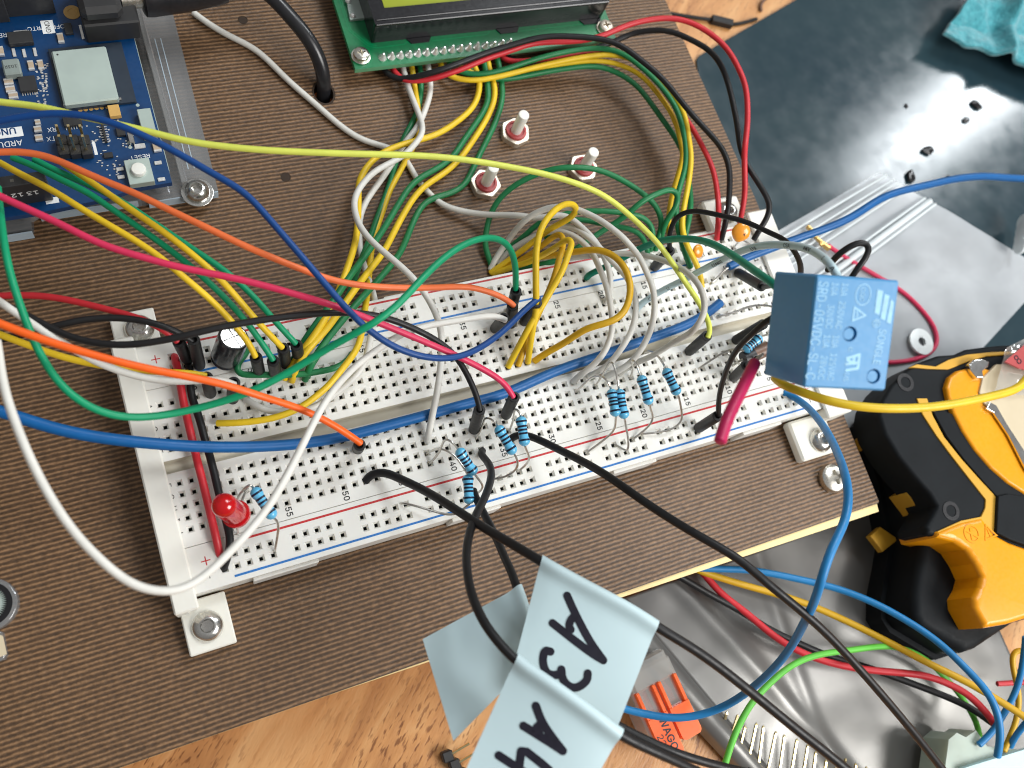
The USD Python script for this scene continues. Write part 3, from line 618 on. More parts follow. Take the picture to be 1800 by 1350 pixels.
for x, y in ((25, 94), (43, 95), (62, 93)):
    q = U(x, y); uno.add('regulator_leg', bevbox(q[0] - .35, q[0] + .35, q[1] - 1.0, q[1] + 1.2, ZU + .02, ZU + .35, .08), 'solder', smooth=False)
def chip(px0, px1, h=1.0, legs=0, side='x'):
    a, c = U(*px0), U(*px1); x0, x1 = sorted((a[0], c[0])); y0, y1 = sorted((a[1], c[1]))
    b_ = uno.add('chip', bevbox(x0, x1, y0, y1, ZU + .05, ZU + h, .08), 'chip_black', smooth=False)
    L = []
    for k in range(legs):
        t_ = (k + .5) / legs
        if side in 'xb': L += [bevbox(x0 + (x1 - x0) * t_ - .1, x0 + (x1 - x0) * t_ + .1, y0 - .55, y0 + .05, ZU + .01, ZU + .22, .02)]
        if side in 'b': L += [bevbox(x0 + (x1 - x0) * t_ - .1, x0 + (x1 - x0) * t_ + .1, y1 - .05, y1 + .55, ZU + .01, ZU + .22, .02)]
        if side in 'y': L += [bevbox(x0 - .55, x0 + .05, y0 + (y1 - y0) * t_ - .1, y0 + (y1 - y0) * t_ + .1, ZU + .01, ZU + .22, .02), bevbox(x1 - .05, x1 + .55, y0 + (y1 - y0) * t_ - .1, y0 + (y1 - y0) * t_ + .1, ZU + .01, ZU + .22, .02)]
    if L: uno.add('chip_legs', cat_(L), 'solder', b_, smooth=False)
chip((32, 140), (68, 162), 1.1, 7, 'x'); chip((110, 208), (146, 222), 1.0, 7, 'b'); chip((178, 222), (190, 252), 1.0, 7, 'y'); chip((112, 45), (130, 62), 0.9); chip((203, 226), (222, 240), 0.9); chip((182, 272), (200, 278), .8)
def smd(px, sx, sy, mat='ceramic_tan', h=.7):
    q = U(*px); b_ = uno.add('small_part', bevbox(q[0] - sx / 2, q[0] + sx / 2, q[1] - sy / 2, q[1] + sy / 2, ZU + .01, ZU + h, .08), mat, smooth=False)
    for s in (-1, 1):
        uno.add('end_cap', bevbox(q[0] - sx / 2 - .03, q[0] + sx / 2 + .03, q[1] + s * sy / 2 - (.25 if s < 0 else .2), q[1] + s * sy / 2 + (.2 if s < 0 else .25), ZU + .005, ZU + h + .02, .05), 'solder', b_, smooth=False)
for px, sx, sy in (((107, 69), 1.3, 2.0), ((55, 117), 1.2, 1.9), ((72, 116), 1.2, 1.9), ((3, 92), 1.0, 1.9), ((16, 146), 1.9, 1.1), ((19, 159), 1.9, 1.1), ((24, 170), 1.9, 1.1), ((276, 260), 1.7, 1.9), ((67, 229), 1.5, 1.0), ((69, 244), 1.5, 1.0), ((67, 217), 1.1, .8)): smd(px, sx, sy)
pads = []
for _ in range(150):
    x, y = rng.uniform(60, 100), rng.uniform(110, 185)
    if rng.rand() < .55: x, y = rng.choice([72, 79, 86]) + rng.randn() * .8 + (y - 110) * .1, y
    q = U(x, y)
    if not (x > 84 and y > 84): pads.append(bevbox(q[0] - .22, q[0] + .22, q[1] - .13, q[1] + .13, ZU + .005, ZU + rng.uniform(.05, .3), .02))
for _ in range(80):
    x, y = rng.uniform(150, 240), rng.uniform(205, 310); q = U(x, y); pads.append(bevbox(q[0] - .2, q[0] + .2, q[1] - .12, q[1] + .12, ZU + .005, ZU + rng.uniform(.05, .3), .02))
uno.add('solder_points', cat_(pads), 'solder', smooth=False, kind='stuff')
for k in range(6): uno.add('test_pad', lathe([(.5, 0), (.5, .05)], U(141 + 9.5 * k, 193.5 - 1.1 * k), (0, 0, 1), 14), 'amber_part')
for px in ((227, 251), (229, 259), (242, 185)): uno.add('test_pad', lathe([(.42, 0), (.42, .05)], U(*px), (0, 0, 1), 14), 'shield_metal')
q = U(127, 22); uno.add('mounting_ring', lathe([(1.9, 0), (1.9, .15), (1.0, .2), (.9, 0.1)], q, (0, 0, 1), 24), 'amber_part')
# six pin block
for k in range(3):
    a = U(112 + 20 * k, 262)
    for j in range(2):
        c = a + [0, -2.54 * (j - .5) - .2, 0]
        uno.add('pin_post', bevbox(c[0] - .3, c[0] + .3, c[1] - .3, c[1] + .3, ZU + 2.4, ZU + 8.2, .08), 'gold_pin', smooth=False)
        uno.add('pin_block', bevbox(c[0] - 1.22, c[0] + 1.22, c[1] - 1.22, c[1] + 1.22, ZU + .02, ZU + 2.5, .25), 'chip_black', smooth=False)
# headers along the near edge, and the far one
hd = uno.add('pin_header', bevbox(-140, un(82, 322, ZU + 8.5)[0], un(60, 322, ZU + 8.5)[1] + .0, un(60, 322, ZU + 8.5)[1] + 2.6, ZU + .02, ZU + 8.6, .15), 'chip_black', smooth=False)
hy = un(60, 322, ZU + 8.5)[1]
for k, s in enumerate(('13', '12', '11', '10', '9')):
    xx = un(52, 322, ZU + 6)[0] - 3.0 * k
    uno.add('header_number', text(s, 1.5, (xx, hy - .02, ZU + 4.6), (-1, 0, 0), (0, 0, -1), .04), 'silk_white', hd, smooth=False)
    uno.add('header_socket', bevbox(xx - .35, xx + .35, hy + .95, hy + 1.65, ZU + 8.55, ZU + 8.63, .01), 'hole_dark', hd, smooth=False)
uno.add('pin_header', bevbox(-140, U(102, 36)[0], U(80, 32)[1] + 1, U(80, 10)[1], ZU + .02, ZU + 8.6, .15), 'chip_black', smooth=False)
uno.add('pin_header', bevbox(-140, U(18, 36)[0], U(10, 40)[1], U(10, 0)[1] + 8, ZU + .02, ZU + 8.6, .15), 'chip_black', smooth=False)
# white print
def silk(s, h, px, sx=1.0, bold=False): uno.add('print', text(s, h, U(*px) + [0, 0, .0], (-1, 0, 0), (0, -1, 0), .03, bold, True, sx), 'silk_white', upcb, smooth=False)
q0, q1 = U(0, 244), U(38, 222)
uno.add('print_box', bevbox(q0[0] - 8, q1[0], *sorted((q0[1], q1[1])), ZU, ZU + .025, .005), 'silk_white', upcb, smooth=False)
uno.add('print', text('UNO', 1.55, U(8, 232) + [0, 0, .03], (-1, 0, 0), (0, -1, 0), .03, True), 'pcb_blue', upcb, smooth=False)
silk('ARDUINO', 1.35, (2, 255)); silk('TX', 1.1, (90, 244)); silk('RX', 1.1, (91, 228)); silk('RESET', 1.05, (246, 276)); silk('VRTC', 1.05, (64, 50)) ; silk('OFF', 1.05, (103, 47)); silk('VREF', 1.1, (6, 62))
g0, g1 = U(76, 60), U(92, 35)
uno.add('print_box', bevbox(*sorted((g0[0], g1[0])), *sorted((g0[1], g1[1])), ZU, ZU + .025, .005), 'silk_white', upcb, smooth=False)
uno.add('print', text('GND', 1.05, (g0 + g1) / 2 + [0, 0, .03], (0, 1, 0), (-1, 0, 0), .03), 'chip_black', upcb, smooth=False)
for a, c in (((20, 346), (78, 348)), ((81, 350), (102, 353)), ((163, 250), (170, 269))):
    p0, p1 = U(*a), U(*c); uno.add('print_box', bevbox(p0[0] - .2, p1[0] + .2, min(p0[1], p1[1]) - .45, max(p0[1], p1[1]) + .2, ZU, ZU + .025, .005), 'silk_white', upcb, smooth=False)

# power plug and its cable
pl = Thing('power_cable', 'thick black power cable with moulded plug, going down through a hole in the board', 'cable', un(420, 25, ZB))
d0, d1 = un(248, 14, 11.5), un(428, 10, 9.5)
jc = np.array([jx1 - 1, jy0 + 7.2, ZU + 6.0]); ax = np.array([1, 0.06, -.02])
pl.add('plug', lathe([(4.2, 2.6), (4.9, 3.0), (5.1, 4.5), (5.0, 12), (4.5, 20), (4.0, 22.5), (3.2, 22.8)], jc, ax, 36), 'cable_black')
pl.add('plug_tip', lathe([(2.8, -2), (2.8, 2.9)], jc, ax, 24), 'nickel')
for k in range(4): pl.add('strain_rib', lathe([(2.2, 22.6 + 2.1 * k), (3.3 - .2 * k, 22.9 + 2.1 * k), (3.3 - .2 * k, 24.1 + 2.1 * k), (2.2, 24.4 + 2.1 * k)], jc, ax, 28), 'cable_black')
end = jc + ax * 31
pth = spline([jc + ax * 22, jc + ax * 27, end, un(505, 26, 4.0), un(542, 62, 1.5), un(566, 112, -2.5), un(572, 146, -7), [cable_hole[0] + .2, cable_hole[1], -12], [cable_hole[0], cable_hole[1], -20]])
pl.add('cable', sweep(relax(pth, 5), 1.85, 18), 'cable_black')

# ------------------------------------------------------------------ resistors, LED, capacitors
def resistor(lab, a, b, lead_a, lead_b, R=1.25):
    """a, b: (x, y, z) ends of the body; lead_a, lead_b: the two leads from the body to their sockets."""
    A, B = un(*a), un(*b); d = B - A; L = np.linalg.norm(d); d = d / L
    t = Thing('resistor', lab, 'resistor', (*((A + B) / 2)[:2], 0), 'blue banded resistors')
    prof = [(.35, 0), (.75, .15), (R * .92, .55), (R * 1.05, L * .14), (R * 1.0, L * .24), (R * .86, L * .30), (R * .86, L * .70), (R * 1.0, L * .76), (R * 1.05, L * .86), (R * .92, L - .55), (.75, L - .15), (.35, L)]
    t.add('body', lathe(prof, A, d, 22), 'resistor_blue', smooth=50)
    for f_ in (.17, .34, .46, .58, .80):
        rr = (R * 1.03 if f_ < .2 or f_ > .75 else R * .86) + .03
        t.add('band', lathe([(rr - .1, f_ * L - .24), (rr, f_ * L - .22), (rr, f_ * L + .22), (rr - .1, f_ * L + .24)], A, d, 22), 'resistor_band', smooth=40)
    for e_, lead in ((A, lead_a), (B, lead_b)):
        q = [e_] + [un(*p) for p in lead]
        t.add('lead', sweep(spline(q, .5), .27, 8), 'lead_wire')
resistor('resistor standing behind the red LED, half under the white wire', (445, 858, 8), (482, 911, 7), [(440, 853, 9), (432, 857, 8.5), (415, 882, 1), (414, 886, -3)], [(488, 919, 6), (486, 952, 2.2), (483, 969, 0), (483, 970, -3)])
resistor('upper resistor of the crossed pair beside row number 40', (805, 789, 9), (835, 834, 7), [(795, 778, 10), (785, 773, 9.5), (772, 794, 4), (756, 814, 0), (755, 816, -3)], [(841, 842, 6), (848, 856, 4), (837, 869, 0.5), (834, 873, -3)])
resistor('lower resistor of the crossed pair, hanging over the blue rail line', (822, 834, 6), (825, 886, 5.5), [(803, 806, 6), (786, 793, 6), (766, 790, 3), (751, 797, 0), (749, 798, -3)], [(820, 890, 5), (803, 902, 4), (775, 902, 3), (740, 892, 2.2), (708, 885, .6), (697, 888, -3)])
resistor('resistor slanting from the black plug towards row number 35', (874, 749, 9), (904, 798, 8), [(869, 741, 10), (857, 735, 9), (848, 748, 4), (838, 770, 0), (837, 772, -3)], [(908, 806, 7), (909, 820, 5), (890, 837, 2), (867, 842, .5), (862, 843, -3)])
resistor('resistor standing in front of the pink wire plug', (915, 732, 9.5), (923, 784, 8.5), [(914, 727, 10.5), (908, 720, 10), (902, 738, 4), (895, 757, 0), (894, 760, -3)], [(925, 790, 7.5), (930, 805, 5), (923, 818, 2), (912, 828, 0), (910, 830, -3)])
resistor('left resistor of the two standing side by side under the white wires', (1074, 684, 9), (1083, 732, 8.5), [(1072, 678, 10), (1066, 668, 10.5), (1052, 661, 8.5), (1036, 667, 5), (1013, 688, 0), (1011, 690, -3)], [(1082, 740, 7), (1080, 753, 5), (1063, 772, 2), (1032, 795, 0), (1030, 797, -3)])
resistor('right resistor of the two standing side by side under the white wires', (1088, 684, 8.2), (1098, 736, 7.5), [(1087, 679, 9.5), (1080, 645, 10.5), (1075, 637, 10), (1063, 652, 5), (1047, 678, 0), (1045, 681, -3)], [(1099, 743, 6.5), (1104, 772, 3.5), (1102, 791, 1.2), (1096, 790, .6), (1080, 780, -.5), (1079, 779, -3)])
resistor('resistor standing above row number 20', (1126, 660, 9.5), (1142, 711, 8), [(1124, 655, 10), (1117, 638, 11), (1110, 632, 10), (1112, 648, 3), (1108, 664, 0), (1107, 666, -3)], [(1143, 717, 7), (1147, 733, 4.5), (1143, 745, 3), (1128, 760, 1), (1113, 772, 0), (1112, 774, -3)])
resistor('resistor nearest row number 15', (1169, 648, 9.5), (1192, 694, 8.5), [(1167, 642, 10), (1158, 628, 9.5), (1146, 619, 6), (1135, 618, 2), (1128, 626, -3)], [(1194, 701, 7.5), (1198, 723, 5), (1197, 739, 3), (1186, 751, 2), (1155, 760, 1.2), (1130, 763, .2), (1128, 764, -3)])
resistor('resistor half hidden under the left side of the blue relay', (1308, 617, 8), (1338, 592, 9), [(1293, 613, 7), (1258, 628, 3.5), (1228, 648, 0), (1226, 650, -3)], [(1346, 589, 8.5), (1356, 590, 4), (1362, 594, -3)], R=1.3)

led = Thing('led', 'red round LED leaning over the black link wire at the left end', 'LED', un(420, 925, 0))
a, b = un(417, 905, 7.5), un(391, 886, 16.0); d = (b - a) / np.linalg.norm(b - a); L = np.linalg.norm(b - a)
led.add('lens', lathe([(2.3, 1.0), (2.5, 1.1), (2.5, L - 1.2)] + [(2.5 * math.cos(t), L - 1.2 + 2.5 * math.sin(t)) for t in np.linspace(.15, 1.5, 9)], a, d, 32), 'led_red', smooth=60)
led.add('flange', lathe([(2.75, 0), (2.9, .15), (2.9, .95), (2.7, 1.1)], a, d, 32), 'led_red', smooth=40)
led.add('lead', sweep(spline([a + [.8, -.6, 0], un(417, 930, 3), un(423, 945, -2)], .5), .26, 8), 'steel')
led.add('lead', sweep(spline([a + [.6, .9, 0], un(430, 868, 6), un(436, 862, 2), un(437, 862, -3)], .5), .26, 8), 'lead_wire')

ec = Thing('electrolytic_capacitor', 'small black can capacitor with a pale stripe beside the yellow jumper plug', 'capacitor', un(396, 634, 0))
a, b = un(396, 630, 0.6), un(411, 592, 10.6); d = (b - a); L = np.linalg.norm(d); d /= L
ec.add('sleeve', lathe([(2.6, 0), (3.1, .15), (3.25, .6), (3.0, 1.1), (3.25, 1.6), (3.25, L - .5), (3.05, L - .1), (2.7, L)], a, d, 36), 'capacitor_sleeve', smooth=40)
ec.add('top', cut(lathe([(2.7, L - .4), (2.7, L + .06)], a, d, 32), *[place(bevbox(-3, 3, -.12, .12, -.3, .3, .02), a + d * (L + .06), frame_of(d)[0] * math.cos(q) + frame_of(d)[1] * math.sin(q), -frame_of(d)[0] * math.sin(q) + frame_of(d)[1] * math.cos(q)) for q in (.3, .3 + math.pi / 2)]), 'steel', smooth=30)
fx, fy, _ = frame_of(d); th0 = math.atan2(np.dot([1, -.55, 0], fy), np.dot([1, -.55, 0], fx)); VV, FF = [], []
for i_, tt in enumerate(np.linspace(th0 - .55, th0 + .55, 9)):
    for zz in (1.7, L - .45): VV.append(a + d * zz + 3.28 * (math.cos(tt) * fx + math.sin(tt) * fy))
for i_ in range(8): FF += [(2 * i_, 2 * i_ + 2, 2 * i_ + 3), (2 * i_, 2 * i_ + 3, 2 * i_ + 1)]
ec.add('stripe', trimesh.Trimesh(VV, FF, process=False), 'capacitor_stripe')
for zz in (3.2, 6.2):
    p_ = a + d * zz + 3.3 * (math.cos(th0) * fx + math.sin(th0) * fy)
    ec.add('minus_mark', place(bevbox(-.8, .8, -.28, .28, 0, .04, .01), p_, -math.sin(th0) * fx + math.cos(th0) * fy, d), 'capacitor_sleeve', smooth=False)

def drop_cap(lab, c, n, leads, R=2.4, mark=None, mat='cap_orange'):
    t = Thing('bead_capacitor', lab, 'capacitor', (*c[:2], 0)); s = trimesh.creation.icosphere(3, 1.0); fx, fy, n = frame_of(np.asarray(n, float))
    v = s.vertices.copy(); w = np.where(v[:, 1] < 0, 1.0 - .35 * (v[:, 1] ** 2), 1.0)
    s.vertices = np.asarray(c) + (v[:, :1] * R * w[:, None]) * fx + (v[:, 1:2] * R * 1.05) * fy + (v[:, 2:3] * R * .5) * n
    t.add('bead', s, mat, smooth=True)
    if mark: t.add('plus_mark', text(mark, 1.5, np.asarray(c) + n * R * .47 + fx * .6, fx * .7 + fy * .7, -fx * .7 + fy * .7, .05), 'marker_ink', smooth=False)
    for q in leads: t.add('lead', sweep(spline([un(*p) for p in q], .4), .25, 8), 'lead_wire')
drop_cap('orange bead capacitor with a plus mark near the red and black supply wires', un(1302, 409, 8.5), (-.35, -.55, .75), [[(1299, 424, 5), (1292, 432, 2), (1284, 437, -3)], [(1308, 423, 5), (1318, 430, 2), (1317, 434, -3)]], 2.5, '+')
drop_cap('orange bead capacitor under the green and yellow wires', un(1227, 442, 3.2), (.2, -.5, .85), [[(1222, 450, 2), (1218, 456, -3)], [(1234, 449, 2), (1238, 453, -3)]], 1.8)

dio = Thing('power_diode', 'short black and brown cylinder part tucked under the left side of the relay', 'diode', un(1320, 630, 0))
a, b = un(1306, 632, 6), un(1350, 612, 7); d = b - a; L = np.linalg.norm(d); d /= L
dio.add('body', lathe([(1.6, 0), (1.9, .3), (1.9, L), (1.6, L + .2)], a, d, 24), 'brown_body')
dio.add('band', lathe([(1.5, -.05), (1.95, .1), (1.95, L * .42), (1.85, L * .43)], a, d, 24), 'chip_black')
dio.add('lead', sweep(spline([a, un(1298, 636, 5), un(1290, 642, 1), un(1288, 645, -3)], .5), .35, 8), 'lead_wire')

def bare(lab, pts):
    t = Thing('bare_lead', lab, 'wire', un(*pts[0])); t.add('lead', sweep(spline([un(*p) for p in pts], .5), .3, 8), 'lead_wire')
bare('thin bare metal lead lying along the centre groove beside the relay', [(1258, 558, -1.5), (1262, 556, .6), (1288, 550, 1.5), (1322, 538, 3), (1352, 538, 5), (1375, 545, 9)])
bare('short bare metal lead under the pink wire', [(1275, 622, -2), (1278, 620, .8), (1300, 640, 1.2), (1312, 636, 4), (1340, 625, 12)])

# ------------------------------------------------------------------ wires
WIRES = []
def wire(name, mat, dia, pts, z, lab, cat='wire', group=None, plug=None, ends=None, dia2=None, n=12):
    P_ = path3(pts, z)
    t = Thing(name, lab, cat, (*P_[len(P_) // 2][:2], P_[:, 2].min()), group)
    r = np.full(len(P_), dia / 2)
    ins = t.add('insulation', sweep(P_, r, n), mat)
    WIRES.append((t.path, P_, dia / 2, lab))
    if plug:                     # moulded end: its socket end, then its top
        for q0, q1 in plug if isinstance(plug[0][0], tuple) else [plug]:
            A = un(*q0); B = un(*q1); d_ = B - A; L_ = np.linalg.norm(d_); d_ /= L_
            t.add('plug', lathe([(.9, 0), (1.25, .25), (1.32, .8), (1.32, L_ - .3), (1.22, L_ - .05), (dia / 2 + .08, L_), (dia / 2 + .02, L_ - 1.0)], A, d_, 22), 'plug_black', smooth=40)
            t.add('pin', sweep(np.array([A + d_ * .3, A - d_ * 4.0]), .32, 8), 'gold_pin')
    return t, P_
J = 'jumper_wire'; SMOOTH = 3.0
# long jumpers from the microcontroller board
wire(J, 'lime_wire', 1.35, [(-14, 177), (0, 180), (50, 184), (100, 194), (150, 206), (210, 219), (277, 235), (327, 248), (390, 257), (450, 263), (551, 268), (651, 271), (752, 274), (828, 282), (900, 294), (963, 307), (1013, 322), (1056, 340), (1089, 363), (1127, 397), (1164, 436), (1190, 475), (1215, 511), (1232, 537), (1247, 567), (1250, 582), (1244, 594)],
     [(0, 26), (.2, 31), (.5, 36), (.72, 34), (.85, 23), (.93, 17), (1, 13.6)], 'lime yellow jumper wire crossing the whole board to the plug beside the relay', plug=((1211, 618, .3), (1243, 590, 14)))
wire(J, 'blue_wire', 1.4, [(-14, 215), (0, 212), (50, 203), (100, 198), (150, 203), (200, 216), (250, 237), (300, 262), (350, 291), (390, 314), (428, 336), (450, 358), (488, 402), (526, 446), (563, 489), (601, 534), (639, 573), (689, 609), (740, 627), (790, 631), (833, 618), (866, 597), (892, 576), (917, 549), (937, 532), (948, 524)],
     [(0, 30), (.25, 36), (.5, 36), (.75, 28), (.92, 17), (1, 13.8)], 'dark blue jumper wire sweeping from the microcontroller board to the breadboard middle', plug=((921, 566, .3), (944, 531, 14)))
wire(J, 'salmon_wire', 1.4, [(-14, 268), (0, 267), (50, 267), (101, 281), (151, 304), (201, 325), (239, 340), (277, 359), (353, 395), (402, 419), (450, 441), (526, 472), (576, 490), (626, 501), (702, 506), (777, 505), (828, 504), (866, 515), (895, 528), (904, 538)],
     [(0, 20), (.2, 25), (.5, 30), (.75, 25), (.92, 17), (1, 13.6)], 'pale orange jumper wire running to a plug at the back rail', plug=((899, 570, .3), (901, 537, 14)))
wire(J, 'pink_wire', 1.4, [(-14, 338), (0, 345), (50, 368), (101, 391), (151, 417), (201, 438), (252, 452), (302, 467), (378, 482), (450, 498), (526, 519), (601, 542), (677, 572), (752, 603), (815, 631), (866, 658), (892, 678), (902, 698)],
     [(0, 28), (.3, 30), (.6, 30), (.85, 22), (1, 13.4)], 'pink jumper wire ending in the grey plug in front of row 33', plug=((889, 730, .3), (904, 697, 14)))
wire(J, 'yellow_wire', 1.35, [(0, 286), (38, 307), (76, 326), (103, 341), (151, 372), (227, 416), (290, 458), (315, 481), (353, 511), (390, 546), (416, 575), (440, 606), (449, 627)],
     [(0, 12), (.3, 22), (.6, 25), (.85, 20), (1, 13.4)], 'yellow jumper wire, leftmost of the four ending beside the can capacitor', plug=((456, 655, .3), (450, 628, 13.5)))
wire(J, 'green_wire', 1.35, [(22, 277), (50, 287), (76, 300), (126, 325), (160, 341), (176, 353), (227, 388), (277, 423), (327, 461), (365, 494), (403, 531), (428, 559), (450, 588), (466, 611), (480, 633)],
     [(0, 12), (.3, 19), (.6, 22), (.85, 18), (1, 13.2)], 'green jumper wire, second of the four ending beside the can capacitor', plug=((485, 660, .3), (480, 634, 13.4)))
wire(J, 'yellow_wire', 1.35, [(110, 287), (130, 300), (160, 320), (194, 343), (227, 367), (277, 400), (327, 438), (378, 481), (416, 522), (445, 557), (475, 589), (496, 611)],
     [(0, 14), (.3, 22), (.6, 25), (.85, 20), (1, 13.2)], 'yellow jumper wire, third of the four ending beside the can capacitor', plug=((502, 640, .3), (498, 612, 13.4)))
wire(J, 'green_wire', 1.35, [(60, 280), (90, 296), (126, 312), (164, 328), (214, 354), (252, 379), (302, 413), (353, 447), (403, 481), (428, 504), (452, 527), (475, 555), (500, 583), (520, 604)],
     [(0, 11), (.3, 16), (.6, 19), (.85, 17), (1, 12.8)], 'green jumper wire, rightmost of the four ending beside the can capacitor', plug=((526, 632, .3), (521, 606, 13)))
wire(J, 'green_wire', 1.45, [(-4, 330), (0, 372), (9, 441), (20, 491), (37, 541), (56, 593), (81, 642), (108, 679), (144, 709), (189, 729), (239, 735), (302, 728), (378, 710), (450, 685), (530, 641), (580, 610), (630, 583), (655, 569), (690, 545), (727, 506), (765, 466), (803, 436), (838, 420), (868, 417), (890, 426), (902, 446), (907, 478), (906, 508)],
     [(0, 22), (.1, 30), (.25, 30), (.45, 24), (.6, 28), (.75, 38), (.88, 34), (1, 13.4)], 'green jumper wire looping low at the left end, then arching to the back rail', plug=((899, 545, .3), (907, 511, 14)))
wire(J, 'red_wire', 1.4, [(-14, 521), (0, 520), (50, 518), (101, 523), (151, 534), (201, 547), (252, 561), (285, 577), (303, 590), (312, 600)],
     [(0, 8), (.5, 14), (.85, 16), (1, 13.2)], 'red jumper wire from the left edge to a black plug by the plus sign', plug=((330, 632, .3), (314, 600, 13.2)))
wire(J, 'black_wire', 1.4, [(-14, 600), (0, 597), (40, 589), (96, 573), (126, 565), (170, 558), (210, 558), (252, 563), (290, 573), (320, 586), (338, 600)],
     [(0, 14), (.4, 17), (.85, 17), (1, 13.4)], 'black jumper wire from the left edge into the hexagonal black plug', plug=((351, 643, .3), (340, 597, 14.4)))
wire(J, 'black_wire', 1.4, [(-14, 528), (20, 541), (60, 561), (96, 580), (126, 594), (176, 605), (227, 607), (290, 598), (353, 583), (428, 567), (526, 554), (588, 549), (651, 552), (702, 566), (752, 589), (790, 613), (812, 640), (830, 676), (840, 700), (844, 722)],
     [(0, 22), (.25, 24), (.45, 27), (.65, 27), (.85, 19), (1, 13.4)], 'black jumper wire crossing over the other jumpers to a plug beside the pink', plug=((833, 756, .3), (843, 720, 14)))
wire(J, 'white_wire', 1.5, [(-14, 521), (0, 531), (37, 556), (75, 582), (126, 612), (170, 638), (233, 660), (283, 670), (333, 671), (367, 666), (392, 667), (405, 671), (413, 677)],
     [(0, 24), (.3, 22), (.6, 18), (.85, 16), (1, 13.6)], 'white jumper wire passing under the orange one into a black plug at the left end', plug=((409, 702, .3), (411, 672, 14)))
wire(J, 'yellow_wire', 1.4, [(-14, 583), (0, 588), (50, 607), (101, 625), (151, 638), (230, 650), (302, 655), (345, 656), (362, 661)],
     [(0, 17), (.4, 17), (.8, 15), (1, 13.4)], 'yellow jumper wire half hidden by the orange one, ending in a grey plug', plug=((370, 692, .3), (363, 663, 13.4)))
wire(J, 'orange_wire', 1.5, [(-14, 563), (0, 569), (50, 588), (126, 613), (201, 634), (277, 652), (353, 666), (416, 682), (450, 694), (500, 709), (551, 728), (601, 756), (634, 779)],
     [(0, 36), (.3, 34), (.6, 30), (.85, 20), (1, 13.2)], 'bright orange jumper wire ending in a plug seen end on beside the thick blue wire', plug=((629, 789, .3), (632, 782, 13.4)))
wire(J, 'white_wire', 1.5, [(-6, 600), (0, 640), (6, 680), (25, 739), (50, 801), (76, 853), (113, 914), (151, 960), (189, 996), (227, 1026), (268, 1040), (315, 1040), (353, 1019), (403, 972), (450, 920), (475, 887), (513, 820), (551, 743), (580, 692), (605, 663), (630, 638), (670, 610), (700, 590), (740, 574), (803, 564), (850, 555), (878, 555), (889, 563)],
     [(0, 40), (.2, 43), (.45, 38), (.6, 30), (.8, 20), (.93, 17), (1, 13.8)], 'long white jumper wire hanging in a wide loop over the near left corner', plug=((870, 578, .3), (886, 559, 14)))

H = 'hookup_wire'; SMOOTH = 1.4
wire(H, 'bright_blue_wire', 2.45, [(-14, 720), (0, 723), (50, 739), (113, 757), (176, 769), (252, 778), (353, 785), (450, 785), (526, 780), (601, 768), (677, 749), (752, 729), (828, 708), (891, 690), (976, 653), (1051, 627), (1127, 600), (1202, 573), (1245, 549), (1266, 532)],
     [(0, 13), (.2, 9), (.36, 4), (.45, 2.2), (.9, 2.0), (1, 1.3)], 'thick bright blue wire lying along the centre groove of the breadboard')
# row of wires under the display
wire(H, 'white_wire', 1.55, [(340, 22), (360, 37), (403, 63), (450, 88), (500, 135), (551, 180), (601, 223), (639, 246), (677, 258), (700, 268), (717, 286), (733, 315), (752, 337), (777, 359), (828, 374), (873, 378), (915, 379), (950, 383), (975, 378), (1000, 382), (1024, 401), (1046, 424), (1062, 452), (1071, 476), (1073, 500), (1070, 520), (1064, 534)],
     [(0, -7.2), (.3, -7.4), (.5, -7.5), (.62, -6), (.72, 1), (.8, 6), (.88, 8), (.95, 5), (1, 0)], 'white wire coming from under the power plug across the brown board')
wire(H, 'white_wire', 1.55, [(706, 108), (709, 121), (719, 156), (732, 190), (742, 218), (741, 236), (727, 256), (702, 278), (664, 298), (639, 321), (624, 347), (624, 373), (636, 403), (664, 434), (702, 466), (727, 490), (747, 516), (765, 549), (775, 582), (776, 625), (770, 680), (760, 730), (751, 776)],
     [(0, -6), (.12, -5), (.25, -1), (.38, 3), (.5, 8), (.6, 10), (.75, 8.0), (.88, 7.5), (.97, 2), (1, .2)], 'white wire from the display looping down to the front half of the breadboard')
wire(H, 'white_wire', 1.55, [(752, 103), (753, 118), (757, 156), (748, 191), (735, 221), (714, 248), (690, 286), (672, 313), (651, 342), (637, 368), (631, 398), (634, 441), (644, 480), (656, 515), (660, 545), (653, 588), (647, 615), (640, 640), (622, 664), (597, 686), (575, 703), (540, 720), (500, 724), (467, 721), (442, 708), (431, 702)],
     [(0, -6), (.2, -6), (.45, -5), (.6, 0), (.7, 4.2), (.8, 2.2), (.95, 2.0), (1, .2)], 'white wire from the display curling left to row 58 under the yellow one')
wire(H, 'yellow_wire', 1.5, [(722, 106), (726, 130), (730, 160), (735, 190), (737, 220), (730, 250), (712, 284), (697, 312), (684, 338), (672, 373), (659, 410), (652, 446), (649, 480), (646, 516), (640, 556), (630, 607), (613, 634), (597, 654), (580, 675), (555, 697), (530, 715), (505, 727), (470, 737), (420, 743), (382, 744)],
     [(0, -6), (.3, -7.3), (.45, -5), (.6, 3), (.68, 5.6), (.8, 4.8), (.93, 3.2), (1, 1.0)], 'yellow wire from the display whose end lies flat along row 60')
wire(H, 'dark_green_wire', 1.5, [(735, 104), (740, 130), (740, 160), (736, 188), (724, 217), (708, 247), (697, 280), (690, 305), (680, 338), (664, 380), (648, 425), (630, 470), (612, 520), (590, 560), (568, 610), (546, 644), (540, 664)],
     [(0, -6.5), (.4, -7.5), (.6, -4), (.75, 1.5), (.9, 3), (1, .2)], 'dark green wire from the display running beneath the white and yellow ones')
